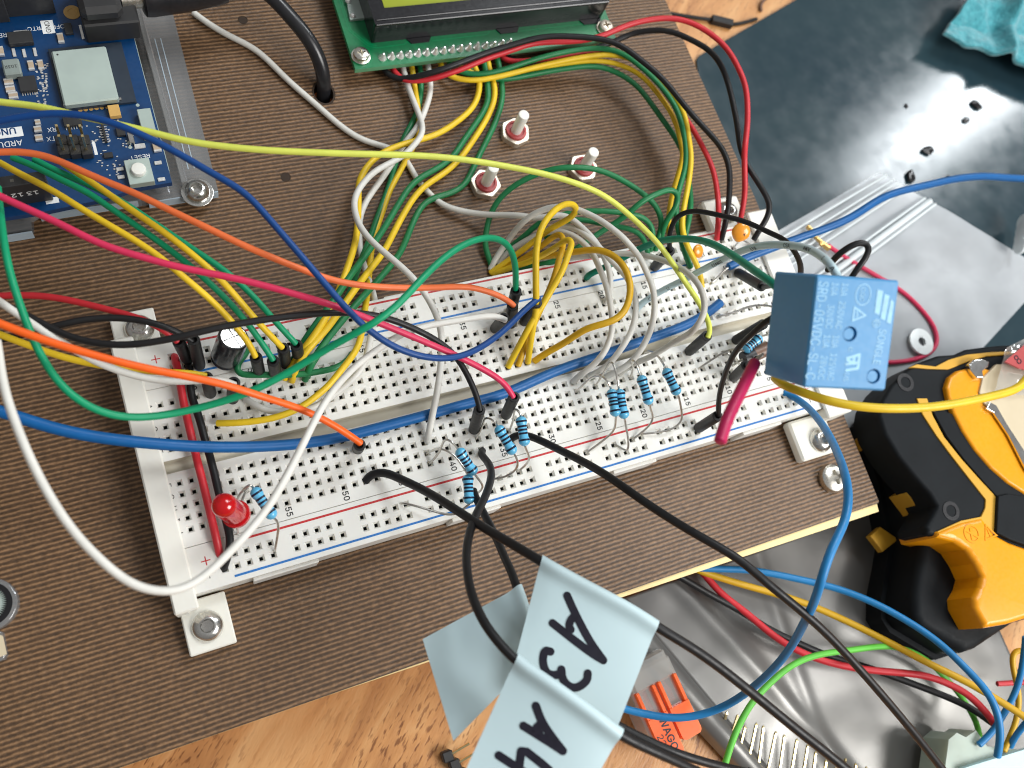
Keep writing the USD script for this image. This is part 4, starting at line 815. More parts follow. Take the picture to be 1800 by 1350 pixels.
wire(H, 'yellow_wire', 1.6, [(827, 96), (833, 115), (841, 134), (842, 160), (831, 188), (803, 214), (765, 237), (714, 252), (672, 269), (646, 292), (632, 318), (630, 345), (629, 390), (624, 428), (614, 461), (600, 500), (580, 545), (552, 590), (522, 630), (500, 666)],
     [(0, -6), (.2, -5), (.4, -3), (.55, 0), (.7, 5), (.85, 7.5), (.95, 4), (1, .2)], 'yellow wire from the display swinging far left before the breadboard')
wire(H, 'dark_green_wire', 1.6, [(846, 94), (852, 115), (857, 150), (857, 178), (843, 207), (815, 247), (798, 272), (775, 292), (735, 315), (712, 340), (689, 378), (664, 418), (639, 453), (611, 491), (592, 520), (571, 549), (552, 575), (531, 606), (512, 640), (508, 648)],
     [(0, -6), (.3, -6), (.5, -3), (.65, 2.5), (.8, 7.5), (.93, 5), (1, .4)], 'dark green wire from the display, left one of the pair hugging a yellow wire')
wire(H, 'yellow_wire', 1.6, [(856, 94), (861, 125), (869, 151), (867, 181), (850, 218), (828, 252), (803, 285), (772, 310), (740, 333), (712, 372), (692, 409), (672, 446), (651, 473), (626, 506), (601, 541), (571, 582), (538, 618), (520, 648), (513, 670)],
     [(0, -6), (.3, -6), (.5, -3), (.65, 2.5), (.8, 7), (.93, 6), (1, .3)], 'yellow wire from the display between two dark green ones')
wire(H, 'dark_green_wire', 1.6, [(870, 92), (876, 110), (881, 141), (883, 168), (873, 209), (853, 252), (840, 278), (828, 304), (815, 325), (790, 340), (752, 353), (732, 378), (717, 413), (702, 446), (677, 478), (656, 502), (631, 529), (601, 564), (571, 602), (548, 638), (536, 668)],
     [(0, -6), (.3, -7), (.5, -6), (.65, 0), (.8, 5), (.93, 5), (1, .3)], 'dark green wire from the display, right one of the pair, nearest the push buttons')
wire(H, 'dark_green_wire', 1.45, [(437, 612), (431, 623), (420, 636), (415, 650), (421, 658), (440, 659), (498, 659), (530, 658), (563, 653), (595, 645), (612, 632), (618, 622)],
     [(0, -1), (.08, 1.6), (.5, 2.2), (.92, 2.2), (1, -.5)], 'short dark green link wire bent in a U beside the black jumper plugs')
wire(H, 'black_wire', 1.6, [(671, 112), (676, 124), (689, 135), (710, 138), (735, 134), (777, 122), (828, 103), (870, 88), (900, 79), (950, 66), (1001, 64), (1051, 68), (1089, 79), (1127, 106), (1164, 138), (1202, 184), (1240, 227), (1266, 257), (1281, 292), (1282, 339), (1278, 378), (1268, 421)],
     [(0, -6), (.05, -5), (.12, -.5), (.25, 2.2), (.4, 6.5), (.55, 9), (.8, 8.5), (.93, 6), (1, .2)], 'black wire bound along the lower edge of the display board')
wire(H, 'red_wire', 1.55, [(687, 110), (692, 124), (706, 138), (727, 142), (755, 139), (777, 133), (815, 120), (853, 104), (900, 88), (940, 76), (1001, 73), (1035, 69), (1061, 62), (1101, 45), (1140, 35), (1178, 32), (1215, 40), (1250, 60), (1278, 86), (1298, 120), (1310, 151), (1314, 189), (1313, 227), (1309, 264), (1309, 302), (1309, 340), (1305, 368), (1300, 392)],
     [(0, -6), (.06, -4), (.12, -1.6), (.2, .6), (.35, 4), (.45, 7), (.6, 11), (.85, 13), (.95, 6), (1, 1)], 'red wire leaving the board edge in the widest arc at the upper right')
wire(H, 'red_wire', 1.5, [(878, 92), (884, 102), (900, 108), (935, 106), (970, 102), (1005, 95), (1050, 90), (1085, 92), (1110, 103), (1130, 117), (1152, 137), (1167, 159), (1190, 190), (1212, 218), (1235, 258), (1253, 298), (1261, 340), (1263, 378), (1260, 421)],
     [(0, -6), (.15, -3), (.4, 1), (.6, 3), (.8, 5.5), (.93, 5), (1, .2)], 'red wire running inside the bundle then straight down to the right rail')
wire(H, 'black_wire', 1.6, [(890, 92), (897, 104), (930, 108), (970, 103), (1010, 95), (1050, 84), (1086, 70), (1109, 60), (1139, 54), (1177, 55), (1215, 70), (1247, 89), (1268, 116), (1281, 151), (1290, 189), (1297, 227), (1301, 257), (1313, 290), (1330, 317), (1347, 345), (1353, 363), (1348, 383), (1337, 401), (1325, 421)],
     [(0, -6.5), (.15, -5), (.3, -.5), (.4, 4.5), (.6, 8.5), (.85, 9.5), (.95, 6), (1, 2.5)], 'black wire following the widest red arc over the board edge')
wire(H, 'yellow_wire', 1.5, [(771, 104), (777, 118), (788, 132), (826, 141), (860, 138), (900, 129), (950, 116), (1000, 105), (1050, 97), (1090, 98), (1125, 112), (1155, 136), (1182, 166), (1202, 200), (1210, 239), (1214, 267), (1214, 292), (1207, 340), (1200, 378), (1202, 416), (1217, 450), (1230, 480), (1234, 505)],
     [(0, -6), (.1, -5), (.25, -2.2), (.45, 1.5), (.6, 4.2), (.75, 6), (.88, 6.5), (.97, 2), (1, .2)], 'upper yellow wire of the bundle curving round the push buttons')
wire(H, 'yellow_wire', 1.4, [(800, 101), (806, 115), (830, 127), (870, 133), (920, 125), (980, 114), (1030, 107), (1065, 108), (1096, 116), (1127, 133), (1152, 159), (1172, 186), (1187, 214), (1195, 242), (1200, 268), (1194, 300), (1185, 330), (1178, 360), (1175, 395), (1178, 428)],
     [(0, -6.5), (.2, -5.5), (.4, -1.6), (.6, 0), (.8, 1), (.93, 2), (1, .2)], 'lower yellow wire of the bundle curving round the push buttons')
wire(H, 'dark_green_wire', 1.5, [(786, 103), (792, 114), (812, 127), (845, 130), (880, 124), (920, 111), (960, 99), (1013, 88), (1055, 85), (1089, 92), (1120, 112), (1147, 136), (1170, 162), (1188, 190), (1199, 222), (1205, 252), (1205, 290), (1196, 325), (1189, 355), (1190, 390), (1200, 433), (1214, 470)],
     [(0, -6), (.12, -4), (.3, -.6), (.5, 3.5), (.7, 4.8), (.85, 6), (.93, 4.5), (1, .2)], 'upper green wire of the bundle curving round the push buttons')
wire(H, 'dark_green_wire', 1.55, [(813, 99), (818, 112), (840, 130), (875, 139), (910, 136), (950, 128), (1013, 118), (1051, 117), (1081, 126), (1114, 146), (1139, 174), (1164, 209), (1185, 239), (1198, 262), (1206, 285), (1211, 320), (1214, 355), (1211, 385), (1203, 420)],
     [(0, -6.5), (.2, -5.5), (.4, -3), (.7, -2), (.85, .5), (.95, 3), (1, .2)], 'lowest green wire of the bundle curving round the push buttons')
# cluster behind the breadboard
wire(H, 'dark_green_wire', 1.5, [(866, 474), (860, 455), (853, 434), (854, 411), (858, 390), (869, 362), (890, 337), (918, 318), (946, 305), (973, 297), (1001, 294), (1040, 296), (1070, 305), (1098, 319), (1120, 333), (1146, 354), (1157, 370), (1163, 388), (1161, 405), (1155, 425), (1152, 440)],
     [(0, -8), (.15, -5), (.35, 3), (.55, 9), (.75, 8), (.9, 5), (1, .2)], 'dark green wire arching over the lower push button in the cluster')
wire(H, 'dark_green_wire', 1.5, [(870, 478), (905, 470), (945, 466), (978, 458), (1010, 439), (1035, 423), (1062, 404), (1089, 387), (1106, 374), (1120, 361), (1137, 349), (1159, 339), (1181, 333), (1191, 341), (1191, 356), (1183, 372), (1171, 389), (1164, 408), (1161, 432)],
     [(0, -8), (.12, -2.5), (.25, .8), (.45, 4), (.68, 11.5), (.8, 10.5), (.93, 5), (1, .2)], 'dark green wire with a tall narrow loop near the yellow bundle')
wire(H, 'dark_green_wire', 1.45, [(878, 457), (888, 443), (902, 430), (923, 414), (946, 393), (965, 384), (985, 378), (1010, 373), (1042, 371), (1064, 371), (1087, 373), (1113, 377), (1131, 383), (1143, 394), (1148, 408), (1146, 424), (1143, 440)],
     [(0, -8), (.2, -3), (.4, 4), (.7, 7.5), (.9, 5.5), (1, .2)], 'dark green wire lying flat behind the yellow loop')
wire(H, 'dark_green_wire', 1.4, [(960, 420), (975, 400), (990, 390), (1010, 386), (1029, 387), (1048, 391), (1076, 397), (1103, 401), (1120, 408), (1132, 420), (1138, 440), (1139, 452)],
     [(0, -5), (.2, 0), (.5, 2.2), (.8, 3.5), (.93, 2.5), (1, .2)], 'short dark green wire low down among the white loops')
wire(H, 'white_wire', 1.55, [(862, 474), (869, 459), (879, 443), (890, 427), (907, 404), (929, 382), (951, 370), (973, 364), (1000, 364), (1022, 371), (1042, 380), (1064, 393), (1080, 405), (1098, 420), (1112, 437), (1126, 454), (1134, 473), (1142, 490), (1149, 512), (1151, 535), (1149, 560), (1143, 582), (1133, 604), (1120, 624), (1109, 637), (1094, 648), (1078, 656), (1066, 662)],
     [(0, -8), (.08, -4), (.2, 6), (.35, 14), (.5, 18), (.7, 16), (.85, 9), (.95, 3), (1, .2)], 'white wire making the tallest and rightmost of the nested white arcs')
wire(H, 'white_wire', 1.55, [(876, 464), (884, 452), (901, 438), (923, 424), (940, 415), (957, 409), (979, 405), (1001, 411), (1020, 422), (1036, 438), (1046, 453), (1053, 470), (1060, 486), (1068, 509), (1074, 540), (1077, 565), (1075, 585), (1070, 604), (1061, 621), (1048, 637), (1030, 652), (1010, 668), (1007, 672)],
     [(0, -8), (.08, -5), (.25, 2), (.4, 8), (.6, 11.5), (.8, 9), (.92, 4.5), (1, .2)], 'white wire making the leftmost of the nested white arcs')
wire(H, 'white_wire', 1.5, [(882, 468), (898, 446), (930, 425), (960, 405), (990, 398), (1012, 402), (1034, 417), (1050, 431), (1064, 446), (1078, 462), (1090, 474), (1102, 488), (1112, 506), (1118, 530), (1117, 555), (1112, 577), (1102, 598), (1089, 617), (1077, 633), (1062, 647), (1046, 656), (1034, 662)],
     [(0, -8), (.1, -5), (.25, 3), (.4, 9), (.5, 10), (.65, 12), (.8, 10), (.92, 4.5), (1, .2)], 'white wire making the middle one of the nested white arcs')
wire(H, 'grey_white_wire', 1.5, [(868, 478), (900, 470), (930, 464), (965, 458), (1007, 453), (1042, 449), (1082, 446), (1103, 446), (1126, 448), (1148, 452), (1170, 459), (1192, 469), (1215, 485), (1232, 507), (1239, 536), (1234, 560), (1220, 580), (1198, 594), (1167, 613), (1144, 627), (1117, 638), (1098, 649), (1088, 658)],
     [(0, -8), (.08, -4), (.18, 0), (.35, 7), (.5, 15), (.62, 26), (.72, 26), (.82, 14), (.92, 5.5), (1, .2)], 'greyish white wire reaching out to the right over the lime jumper')
wire(H, 'yellow_wire', 1.55, [(862, 480), (885, 464), (910, 446), (935, 427), (958, 409), (975, 398), (996, 387), (1010, 376), (1014, 366), (1007, 359), (998, 358), (982, 364), (966, 379), (953, 398), (946, 419), (942, 446), (942, 479), (942, 512), (943, 539), (938, 570), (932, 605), (928, 637)],
     [(0, -8), (.15, -1), (.3, 9), (.4, 16), (.47, 20), (.55, 22), (.65, 20), (.8, 13), (.93, 6), (1, .2)], 'yellow wire with the tall pinched loop standing over the back rail')
wire(H, 'yellow_wire', 1.55, [(866, 481), (900, 470), (935, 458), (965, 442), (988, 427), (1000, 420), (1005, 427), (1001, 441), (989, 475), (972, 505), (957, 531), (938, 561), (922, 590), (905, 622), (893, 645)],
     [(0, -8), (.12, -3), (.25, 5), (.36, 14), (.45, 17), (.6, 14), (.8, 9.5), (.95, 2.5), (1, .2)], 'yellow wire on top of the three strands slanting down to the groove')
wire(H, 'ochre_wire', 1.5, [(870, 480), (900, 466), (925, 452), (950, 434), (970, 418), (984, 411), (990, 420), (989, 435), (983, 455), (976, 482), (966, 508), (952, 540), (934, 580), (920, 615), (911, 643)],
     [(0, -8), (.15, -3), (.3, 5), (.4, 10.5), (.5, 12), (.62, 10.5), (.8, 5.5), (.95, 1.6), (1, .2)], 'dull yellow wire in the middle of the three strands slanting down to the groove')
wire(H, 'ochre_wire', 1.65, [(872, 483), (890, 470), (911, 461), (934, 454), (979, 448), (1004, 444), (1040, 439), (1064, 442), (1082, 452), (1096, 467), (1104, 484), (1108, 503), (1107, 521), (1101, 541), (1089, 557), (1066, 568), (1033, 577), (1008, 592), (983, 608), (958, 622), (939, 635)],
     [(0, -8), (.1, -3.5), (.25, 6), (.42, 15), (.55, 17), (.68, 16), (.78, 13), (.9, 5.5), (1, .3)], 'dull yellow wire in a wide arc to the right, ending at the groove')
# around the relay
wire(H, 'pale_blue_wire', 1.65, [(1116, 549), (1124, 537), (1142, 524), (1167, 509), (1198, 494), (1230, 477), (1255, 464), (1288, 448), (1313, 438), (1338, 432), (1363, 430), (1397, 432), (1422, 438), (1447, 453), (1463, 470), (1473, 487), (1478, 510)],
     [(0, .5), (.04, 2), (.2, 10), (.35, 24), (.55, 42), (.75, 58), (.92, 69), (1, 67)], 'pale bluish white wire with black print rising to the relay')
pale_path = WIRES[-1][1]
wire(H, 'teal_wire', 1.65, [(1370, 508), (1357, 497), (1338, 484), (1313, 466), (1288, 449), (1263, 434), (1238, 424), (1213, 420), (1187, 420), (1159, 424), (1137, 432), (1117, 441), (1096, 453), (1075, 464), (1052, 475), (1034, 484), (1031, 489)],
     [(0, 64), (.06, 62), (.2, 53), (.4, 36), (.6, 20), (.75, 9), (.88, 5), (.97, 2), (1, -.5)], 'thick teal green wire from the relay down to the back rail')
wire(H, 'bright_blue_wire', 2.2, [(1815, 315), (1800, 314), (1764, 312), (1728, 310), (1677, 315), (1627, 326), (1577, 338), (1540, 354), (1501, 379), (1451, 402), (1400, 420), (1347, 440), (1313, 453), (1281, 469)],
     [(0, -2), (.3, 4), (.6, 7), (.85, 4), (1, 1.6)], 'thick bright blue wire crossing the clear zip bag from the right edge')
bare('bare metal end of the blue wire from the right, reaching into the back row', [(1284, 468, 1.7), (1275, 474, 1.6), (1262, 487, 1.2), (1249, 499, .2), (1247, 501, -3)])
wire(H, 'black_wire', 1.25, [(1178, 440), (1176, 420), (1180, 400), (1187, 385), (1200, 375), (1218, 371), (1240, 373), (1272, 380), (1305, 388), (1330, 398), (1355, 410), (1378, 421), (1394, 438), (1404, 456), (1408, 475), (1403, 497)],
     [(0, 13), (.15, 20), (.4, 30), (.7, 38), (1, 52)], 'thin black wire arching from a black plug over the supply wires to the relay', plug=((1150, 470, .3), (1178, 440, 13.6)))
wire(H, 'black_wire', 1.25, [(1455, 475), (1463, 458), (1476, 445), (1496, 431), (1513, 425), (1526, 427), (1530, 438), (1520, 456), (1506, 474), (1494, 492)],
     [(0, 56), (.5, 64), (1, 60)], 'thin black wire in a small loop above the top edge of the relay')
wire(H, 'black_wire', 1.25, [(1362, 556), (1345, 566), (1322, 587), (1303, 605), (1285, 632), (1272, 665), (1264, 700), (1263, 730)],
     [(0, 52), (.4, 40), (.8, 22), (1, 13.4)], 'thin black wire curving from the relay to a black plug by the pink one', plug=((1227, 753, .3), (1262, 731, 13.8)))
wire(J, 'plug_black', 1.25, [(1368, 562), (1355, 566), (1344, 568)], [(0, 30), (1, 13.5)], 'black plug close to the groove, its wire hidden under the relay', plug=((1292, 599, .3), (1343, 569, 13.8)))
wire(J, 'plug_black', 1.25, [(1372, 500), (1358, 502), (1340, 505)], [(0, 30), (1, 13.5)], 'black plug under the teal wire, its wire hidden under the relay', plug=((1297, 479, .3), (1340, 504, 13.8)))
wire(J, 'plug_black', 1.25, [(1330, 630), (1322, 636), (1312, 642)], [(0, 24), (1, 13.5)], 'black plug almost covered by the magenta wire end', plug=((1289, 664, .3), (1312, 642, 13.8)))
wire(H, 'magenta_wire', 2.2, [(1327, 638), (1318, 656), (1305, 682), (1293, 706), (1281, 731), (1272, 754), (1266, 776)], [(0, 63), (.5, 66), (1, 67)], 'short thick magenta wire end hanging from the corner of the relay', n=20)
bare('bare metal strand between the relay and the magenta wire end', [(1318, 648, 63), (1328, 634, 61), (1341, 622, 60)])
wire(H, 'yellow_wire', 1.75, [(1362, 664), (1376, 676), (1395, 684), (1426, 695), (1463, 706), (1514, 715), (1577, 718), (1640, 715), (1703, 705), (1753, 694), (1785, 684), (1800, 672), (1812, 655)],
     [(0, 50), (.1, 56), (.5, 62), (1, 58)], 'thick yellow wire leaving the underside of the relay to the right')
wire(H, 'light_blue_wire', 1.85, [(1378, 690), (1384, 692), (1405, 704), (1433, 730), (1456, 763), (1474, 801), (1486, 836), (1491, 871), (1487, 907), (1473, 942), (1458, 975), (1444, 1018), (1431, 1058), (1413, 1096), (1393, 1133), (1370, 1164), (1345, 1190), (1303, 1224), (1253, 1250), (1190, 1262), (1139, 1256), (1101, 1247), (1070, 1236)],
     [(0, -.5), (.03, 1.5), (.12, 18), (.25, 42), (.4, 44), (.6, 18), (.8, -8), (1, -14)], 'light blue wire arching out of the front rail and down past the board corner')
# link wires
wire(H, 'red_wire', 1.7, [(307, 624), (308, 632), (313, 652), (320, 693), (327, 727), (338, 773), (343, 795), (352, 830), (362, 870), (372, 912), (381, 950), (387, 977), (388, 981)], [(0, -1.5), (.03, 1.1), (.5, 2.4), (.95, 1.3), (1, -1)], 'red link wire running across the breadboard at its left end')
wire(H, 'black_wire', 1.7, [(331, 638), (333, 646), (334, 668), (338, 702), (348, 727), (360, 772), (367, 795), (377, 833), (384, 863), (393, 900), (401, 928), (405, 950), (402, 972), (395, 993), (392, 1001)], [(0, -1.5), (.03, 1.1), (.5, 2.2), (.95, 1.6), (1, -1)], 'black link wire running beside the red one across the breadboard')
# tagged black wires
SMOOTH = 1.8
K1 = wire(H, 'black_wire', 1.9, [(642, 846), (648, 838), (658, 832), (677, 831), (702, 841), (740, 859), (803, 897), (853, 929), (900, 956), (950, 986), (1000, 1014), (1060, 1046), (1110, 1073), (1157, 1103), (1227, 1146), (1303, 1203), (1350, 1241), (1400, 1282), (1451, 1322), (1490, 1354), (1520, 1380)],
     [(0, -.5), (.02, 1), (.06, 5), (.2, 22), (.35, 38), (.55, 42), (.8, 36), (1, 30)], 'black wire from row 48 that wears the label A3')[1]
wire(H, 'black_wire', 1.8, [(897, 772), (904, 767), (916, 764), (938, 769), (976, 787), (1026, 812), (1076, 842), (1127, 878), (1177, 911), (1227, 941), (1278, 970), (1310, 992), (1350, 1026), (1400, 1067), (1451, 1112), (1501, 1165), (1551, 1222), (1602, 1283), (1655, 1350), (1680, 1382)],
     [(0, -.5), (.02, 1.5), (.08, 8), (.25, 28), (.5, 36), (.75, 28), (1, 14)], 'black wire from row 34 running bare of labels to the bottom right corner')
K3 = wire(H, 'black_wire', 1.75, [(850, 791), (845, 796), (850, 804), (860, 816), (864, 834), (860, 853), (852, 875), (840, 898), (829, 925), (821, 958), (820, 988), (823, 1018), (832, 1053), (853, 1098), (878, 1131), (908, 1162), (950, 1191), (1000, 1226), (1050, 1262), (1089, 1291), (1152, 1322), (1202, 1345), (1260, 1372)],
     [(0, -1), (.02, 2), (.08, 12), (.25, 30), (.45, 42), (.7, 46), (1, 36)], 'black wire from row 37 that wears the label A4')[1]
K4 = wire(H, 'black_wire', 1.75, [(832, 862), (836, 874), (853, 907), (873, 947), (888, 982), (900, 1008), (909, 1034), (918, 1058), (925, 1085), (940, 1130), (980, 1190), (1040, 1245), (1087, 1276), (1130, 1298), (1180, 1320), (1240, 1340), (1330, 1362)],
     [(0, 4), (.1, 12), (.3, 26), (.5, 30), (.75, 31), (1, 24)], 'black wire that wears the blank label and dives behind the A3 label')[1]
# loose wires under the board's right front corner
LW = 'loose_wire'; SMOOTH = 2.0
wire(LW, 'light_blue_wire', 1.9, [(1215, 996), (1235, 999), (1303, 1001), (1350, 1007), (1426, 1023), (1476, 1036), (1539, 1061), (1602, 1096), (1652, 1131), (1690, 1167), (1728, 1207), (1745, 1233), (1755, 1262), (1758, 1298), (1753, 1330)], [(0, -22), (.3, -18), (.6, -8), (.85, 0), (1, -4)], 'light blue loose wire curving from under the board past the tape measure')
wire(LW, 'ochre_wire', 1.9, [(1225, 1001), (1240, 1007), (1303, 1027), (1350, 1040), (1400, 1055), (1451, 1075), (1501, 1098), (1551, 1123), (1589, 1143), (1640, 1170), (1690, 1194), (1740, 1222), (1778, 1245), (1815, 1270)], [(0, -23), (.4, -20), (.8, -8), (1, -4)], 'yellow loose wire below the light blue one at the bottom right')
wire(LW, 'leaf_green_wire', 1.6, [(1262, 1385), (1273, 1349), (1288, 1300), (1313, 1249), (1330, 1225), (1350, 1204), (1388, 1172), (1438, 1151), (1501, 1142), (1551, 1136), (1589, 1141), (1622, 1156), (1647, 1176), (1665, 1195), (1685, 1218), (1703, 1245), (1717, 1272), (1722, 1298)], [(0, -6), (.3, -8), (.6, -16), (.85, -23), (1, -16)], 'bright leaf green loose wire arching over the header pins')
wire(LW, 'black_wire', 1.9, [(1175, 1003), (1192, 1012), (1253, 1048), (1303, 1075), (1350, 1105), (1400, 1129), (1451, 1151), (1526, 1174), (1564, 1187), (1602, 1201), (1652, 1220), (1703, 1243), (1750, 1275)], [(0, -22), (.5, -24), (1, -16)], 'black loose wire running with the dark red one under the board')
wire(LW, 'red_wire', 1.9, [(1228, 1000), (1240, 1012), (1265, 1041), (1298, 1067), (1328, 1091), (1350, 1110), (1388, 1136), (1426, 1154), (1463, 1166), (1514, 1176), (1577, 1182), (1627, 1188), (1665, 1201), (1703, 1222), (1722, 1240), (1738, 1258), (1752, 1280)], [(0, -24), (.4, -21), (.7, -17), (1, -13)], 'dark red loose wire running with the black one under the board')
wire(LW, 'light_blue_wire', 1.7, [(1803, 1120), (1798, 1165), (1790, 1203), (1781, 1225), (1772, 1243), (1760, 1262), (1749, 1280), (1736, 1295), (1721, 1309)], [(0, 0), (.5, -8), (1, -13)], 'blue loose wire slanting into the white connector from the right edge')
wire(LW, 'light_blue_wire', 1.7, [(1812, 1262), (1800, 1274), (1791, 1286), (1782, 1298), (1776, 1312)], [(0, -4), (1, -12)], 'short piece of blue loose wire at the right edge above the white connector')
wire(LW, 'ochre_wire', 1.5, [(1815, 1148), (1800, 1143), (1787, 1141), (1779, 1147), (1779, 1165), (1784, 1190), (1790, 1212), (1791, 1237), (1788, 1261), (1782, 1280), (1774, 1298), (1765, 1320)], [(0, -6), (.5, -10), (1, -12)], 'thin yellow loose wire bent over at the right edge beside the tape measure')
wire(LW, 'red_wire', 1.5, [(1753, 1202), (1770, 1201), (1800, 1199), (1820, 1198)], [(0, -20), (1, -18)], 'cut red wire end lying on the grey bag at the right edge')
tr_ = wire(LW, 'pink_wire', 1.45, [(1455, 431), (1470, 442), (1488, 454), (1526, 476), (1551, 491), (1587, 513), (1614, 538), (1637, 566), (1647, 590), (1645, 609), (1627, 625), (1602, 633), (1569, 637), (1540, 636)], [(0, -26.2), (.5, -26.6), (1, -26.6)], 'thin red wire with a brass crimp, curled round the washer on the zip bag')
q = [un(x, y, -26.0) for x, y in ((1431, 414), (1441, 424), (1450, 432), (1457, 437))]
tr_[0].add('crimp', sweep(spline(q, .4), np.linspace(.55, 1.0, len(spline(q, .4))), 10), 'brass')
tr_[0].add('crimp_wing', mv(bevbox(-1.2, 1.2, -.5, .5, -.3, .5, .15), un(1446, 429, -25.8)), 'brass', smooth=False)
q = [un(x, y, -26.0) for x, y in ((1419, 398), (1426, 405), (1431, 411))]
single('crimp_tip', sweep(spline(q, .4), .75, 10), 'brass', 'small brass tip on the zip bag just above the thick blue wire', 'crimp terminal')
t = Thing('loose_jumper', 'dark jumper lead with a black square socket lying on the pale table at the top', 'wire', un(1260, 38, ZT))
t.add('insulation', sweep(path3([(1160, 20), (1180, 24), (1215, 30), (1252, 35)], [(0, ZT + .8), (1, ZT + 1.2)]), .62, 8), 'plug_black')
a, b = un(1250, 34, ZT + 1.3), un(1287, 43, ZT + 1.3); d = (b - a) / np.linalg.norm(b - a)
t.add('socket', place(bevbox(0, np.linalg.norm(b - a), -1.25, 1.25, -1.27, 1.25, .2), a, d, [-d[1], d[0], 0]), 'plug_black', smooth=False)
single('wire_offcut', sweep(path3([(1290, 43), (1305, 41), (1318, 37), (1330, 33)], [(0, ZT + .7), (1, ZT + .7)]), .6, 8), 'plug_black', 'short dark wire offcut lying between the square socket and the dark mat', 'wire')
single('wire_offcut', sweep(path3([(1350, -6), (1342, 0), (1335, 8), (1335, 13), (1338, 19)], [(0, ZT + .6), (1, ZT + .6)], .4), .6, 8), 'brown_body', 'tiny brown curled wire offcut at the top edge of the photo', 'wire')

# printing on the pale wire
def print_on(t, P_, s0, word, h, r, side):
    """Letters bent along a wire; s0 = distance along it (mm); side = direction the print faces."""
    g = meshkit.text_mesh(word, h, 0.05); g = g.subdivide_to_size(0.5) if False else g
    L = np.r_[0, np.cumsum(np.linalg.norm(np.diff(P_, axis=0), axis=1))]; T = np.gradient(P_, axis=0); T /= np.linalg.norm(T, axis=1, keepdims=True)
    v = g.vertices; hc = (v[:, 1].min() + v[:, 1].max()) / 2; s_ = s0 + v[:, 0]
    p = np.stack([np.interp(s_, L, P_[:, k]) for k in range(3)], 1); tt = np.stack([np.interp(s_, L, T[:, k]) for k in range(3)], 1); tt /= np.linalg.norm(tt, axis=1, keepdims=True)
    view = CAM - p; view /= np.linalg.norm(view, axis=1, keepdims=True); nn = view - (view * tt).sum(1)[:, None] * tt; nn /= np.linalg.norm(nn, axis=1, keepdims=True); bb_ = np.cross(nn, tt)
    ang = (v[:, 1] - hc) / r + side
    rad = r + 0.012 + np.clip(v[:, 2], 0, .05) * .5
    g.vertices = p + rad[:, None] * (np.cos(ang)[:, None] * nn + np.sin(ang)[:, None] * bb_)
    t.add('print', g, 'inductor_grey' if False else 'black_print', smooth=False)
pw = stage.GetPrimAtPath([w[0] for w in WIRES if w[3].startswith('pale bluish')][0])
class _T:                       # the pale wire again, to add its print
    pass
pale = Thing.__new__(Thing); pale.path = str(pw.GetPath()); pale.base = np.array([v / S for v in UsdGeom.Xformable(pw).GetLocalTransformation().ExtractTranslation()])
Lp = np.linalg.norm(np.diff(pale_path, axis=0), axis=1).sum()
for s0, wd in ((.06, 'C'), (.13, 'U'), (.19, 'C'), (.235, '80'), (.36, '22AWG'), (.55, 'NYA'), (.70, 'CSA'), (.79, 'AWM'), (.90, 'I'), (.94, 'A')):
    print_on(pale, pale_path, s0 * Lp, wd, 0.85, .83, -.35 if s0 < .6 else -.1)

# ------------------------------------------------------------------ the relay held up by its wires
RR = Rotation.from_rotvec([0.48138, 0.2412, -1.8187]).as_matrix() if False else np.array([[-0.24, 0.95, -0.2], [-0.87, -0.3, -0.4], [-0.44, 0.08, 0.9]])
uu, _, vv = np.linalg.svd(RR); RR = uu @ vv
A_, B_, N_ = RR[:, 0], RR[:, 1], RR[:, 2]; O_ = np.array([26.66, -13.24, 82.54])
rel = Thing('relay', 'bright blue cube relay with raised lettering held up by its wires', 'relay', O_ + A_ * 9.5 + B_ * 7.7 - N_ * 15.3)
def face(a, b, h=0.0): return O_ + A_ * a + B_ * b + N_ * h
def on_face(px, py): 
    q = plane_at(px, py, O_, N_) - O_; return float(q @ A_), float(q @ B_)
rb = place(bevbox(0, 19.0, 0, 15.4, -15.3, 0, .35), O_, A_, B_)
dim = [on_face(1494, 587), on_face(1535.5, 661.5)]
dimps = [place(mv(lathe([(1.3, 0), (1.3, 2)], (0, 0, -.9), (0, 0, 1), 28), (a, b, 0)), O_, A_, B_) for a, b in dim]
case = rel.add('case', cut(rb, *dimps), 'relay_blue', smooth=25)
for a, b in dim: rel.add('dimple_disc', place(mv(lathe([(1.0, 0), (1.02, .05), (1.02, .8), (.94, .88)], (0, 0, -.88), (0, 0, 1), 28), (a + .03, b - .26, 0)), O_, A_, B_), 'relay_blue', case)
def ftext(s, h, p0, p1, bold=False):
    """Raised print between two measured spots: reads along from p0 to p1."""
    a0, a1 = np.array(on_face(*p0)), np.array(on_face(*p1)); d_ = a1 - a0; L_ = np.linalg.norm(d_)
    g = meshkit.text_mesh(s, h, .05, bold); g.vertices[:, 0] -= g.bounds[0, 0]; g.vertices[:, 0] *= L_ / (g.bounds[1, 0] - g.bounds[0, 0]); g.vertices[:, 1] -= (g.bounds[0, 1] + g.bounds[1, 1]) / 2
    rel.add('print', place(g, face(a0[0], a0[1], 0.0), A_ * d_[0] + B_ * d_[1], -A_ * d_[1] + B_ * d_[0]), 'relay_print', case, smooth=False)
Zr = lambda x, y: (1320 + x / 6.4286, 470 + y / 6.4286)
ftext('SRD-05VDC-SL-C', 1.75, Zr(825, 158), Zr(665, 1265))
ftext('10A', 1.2, Zr(955, 175), Zr(930, 320)); ftext('30VDC', 1.2, Zr(905, 425), Zr(875, 690)); ftext('10A', 1.2, Zr(860, 765), Zr(840, 910)); ftext('28VDC', 1.2, Zr(830, 1000), Zr(785, 1270))
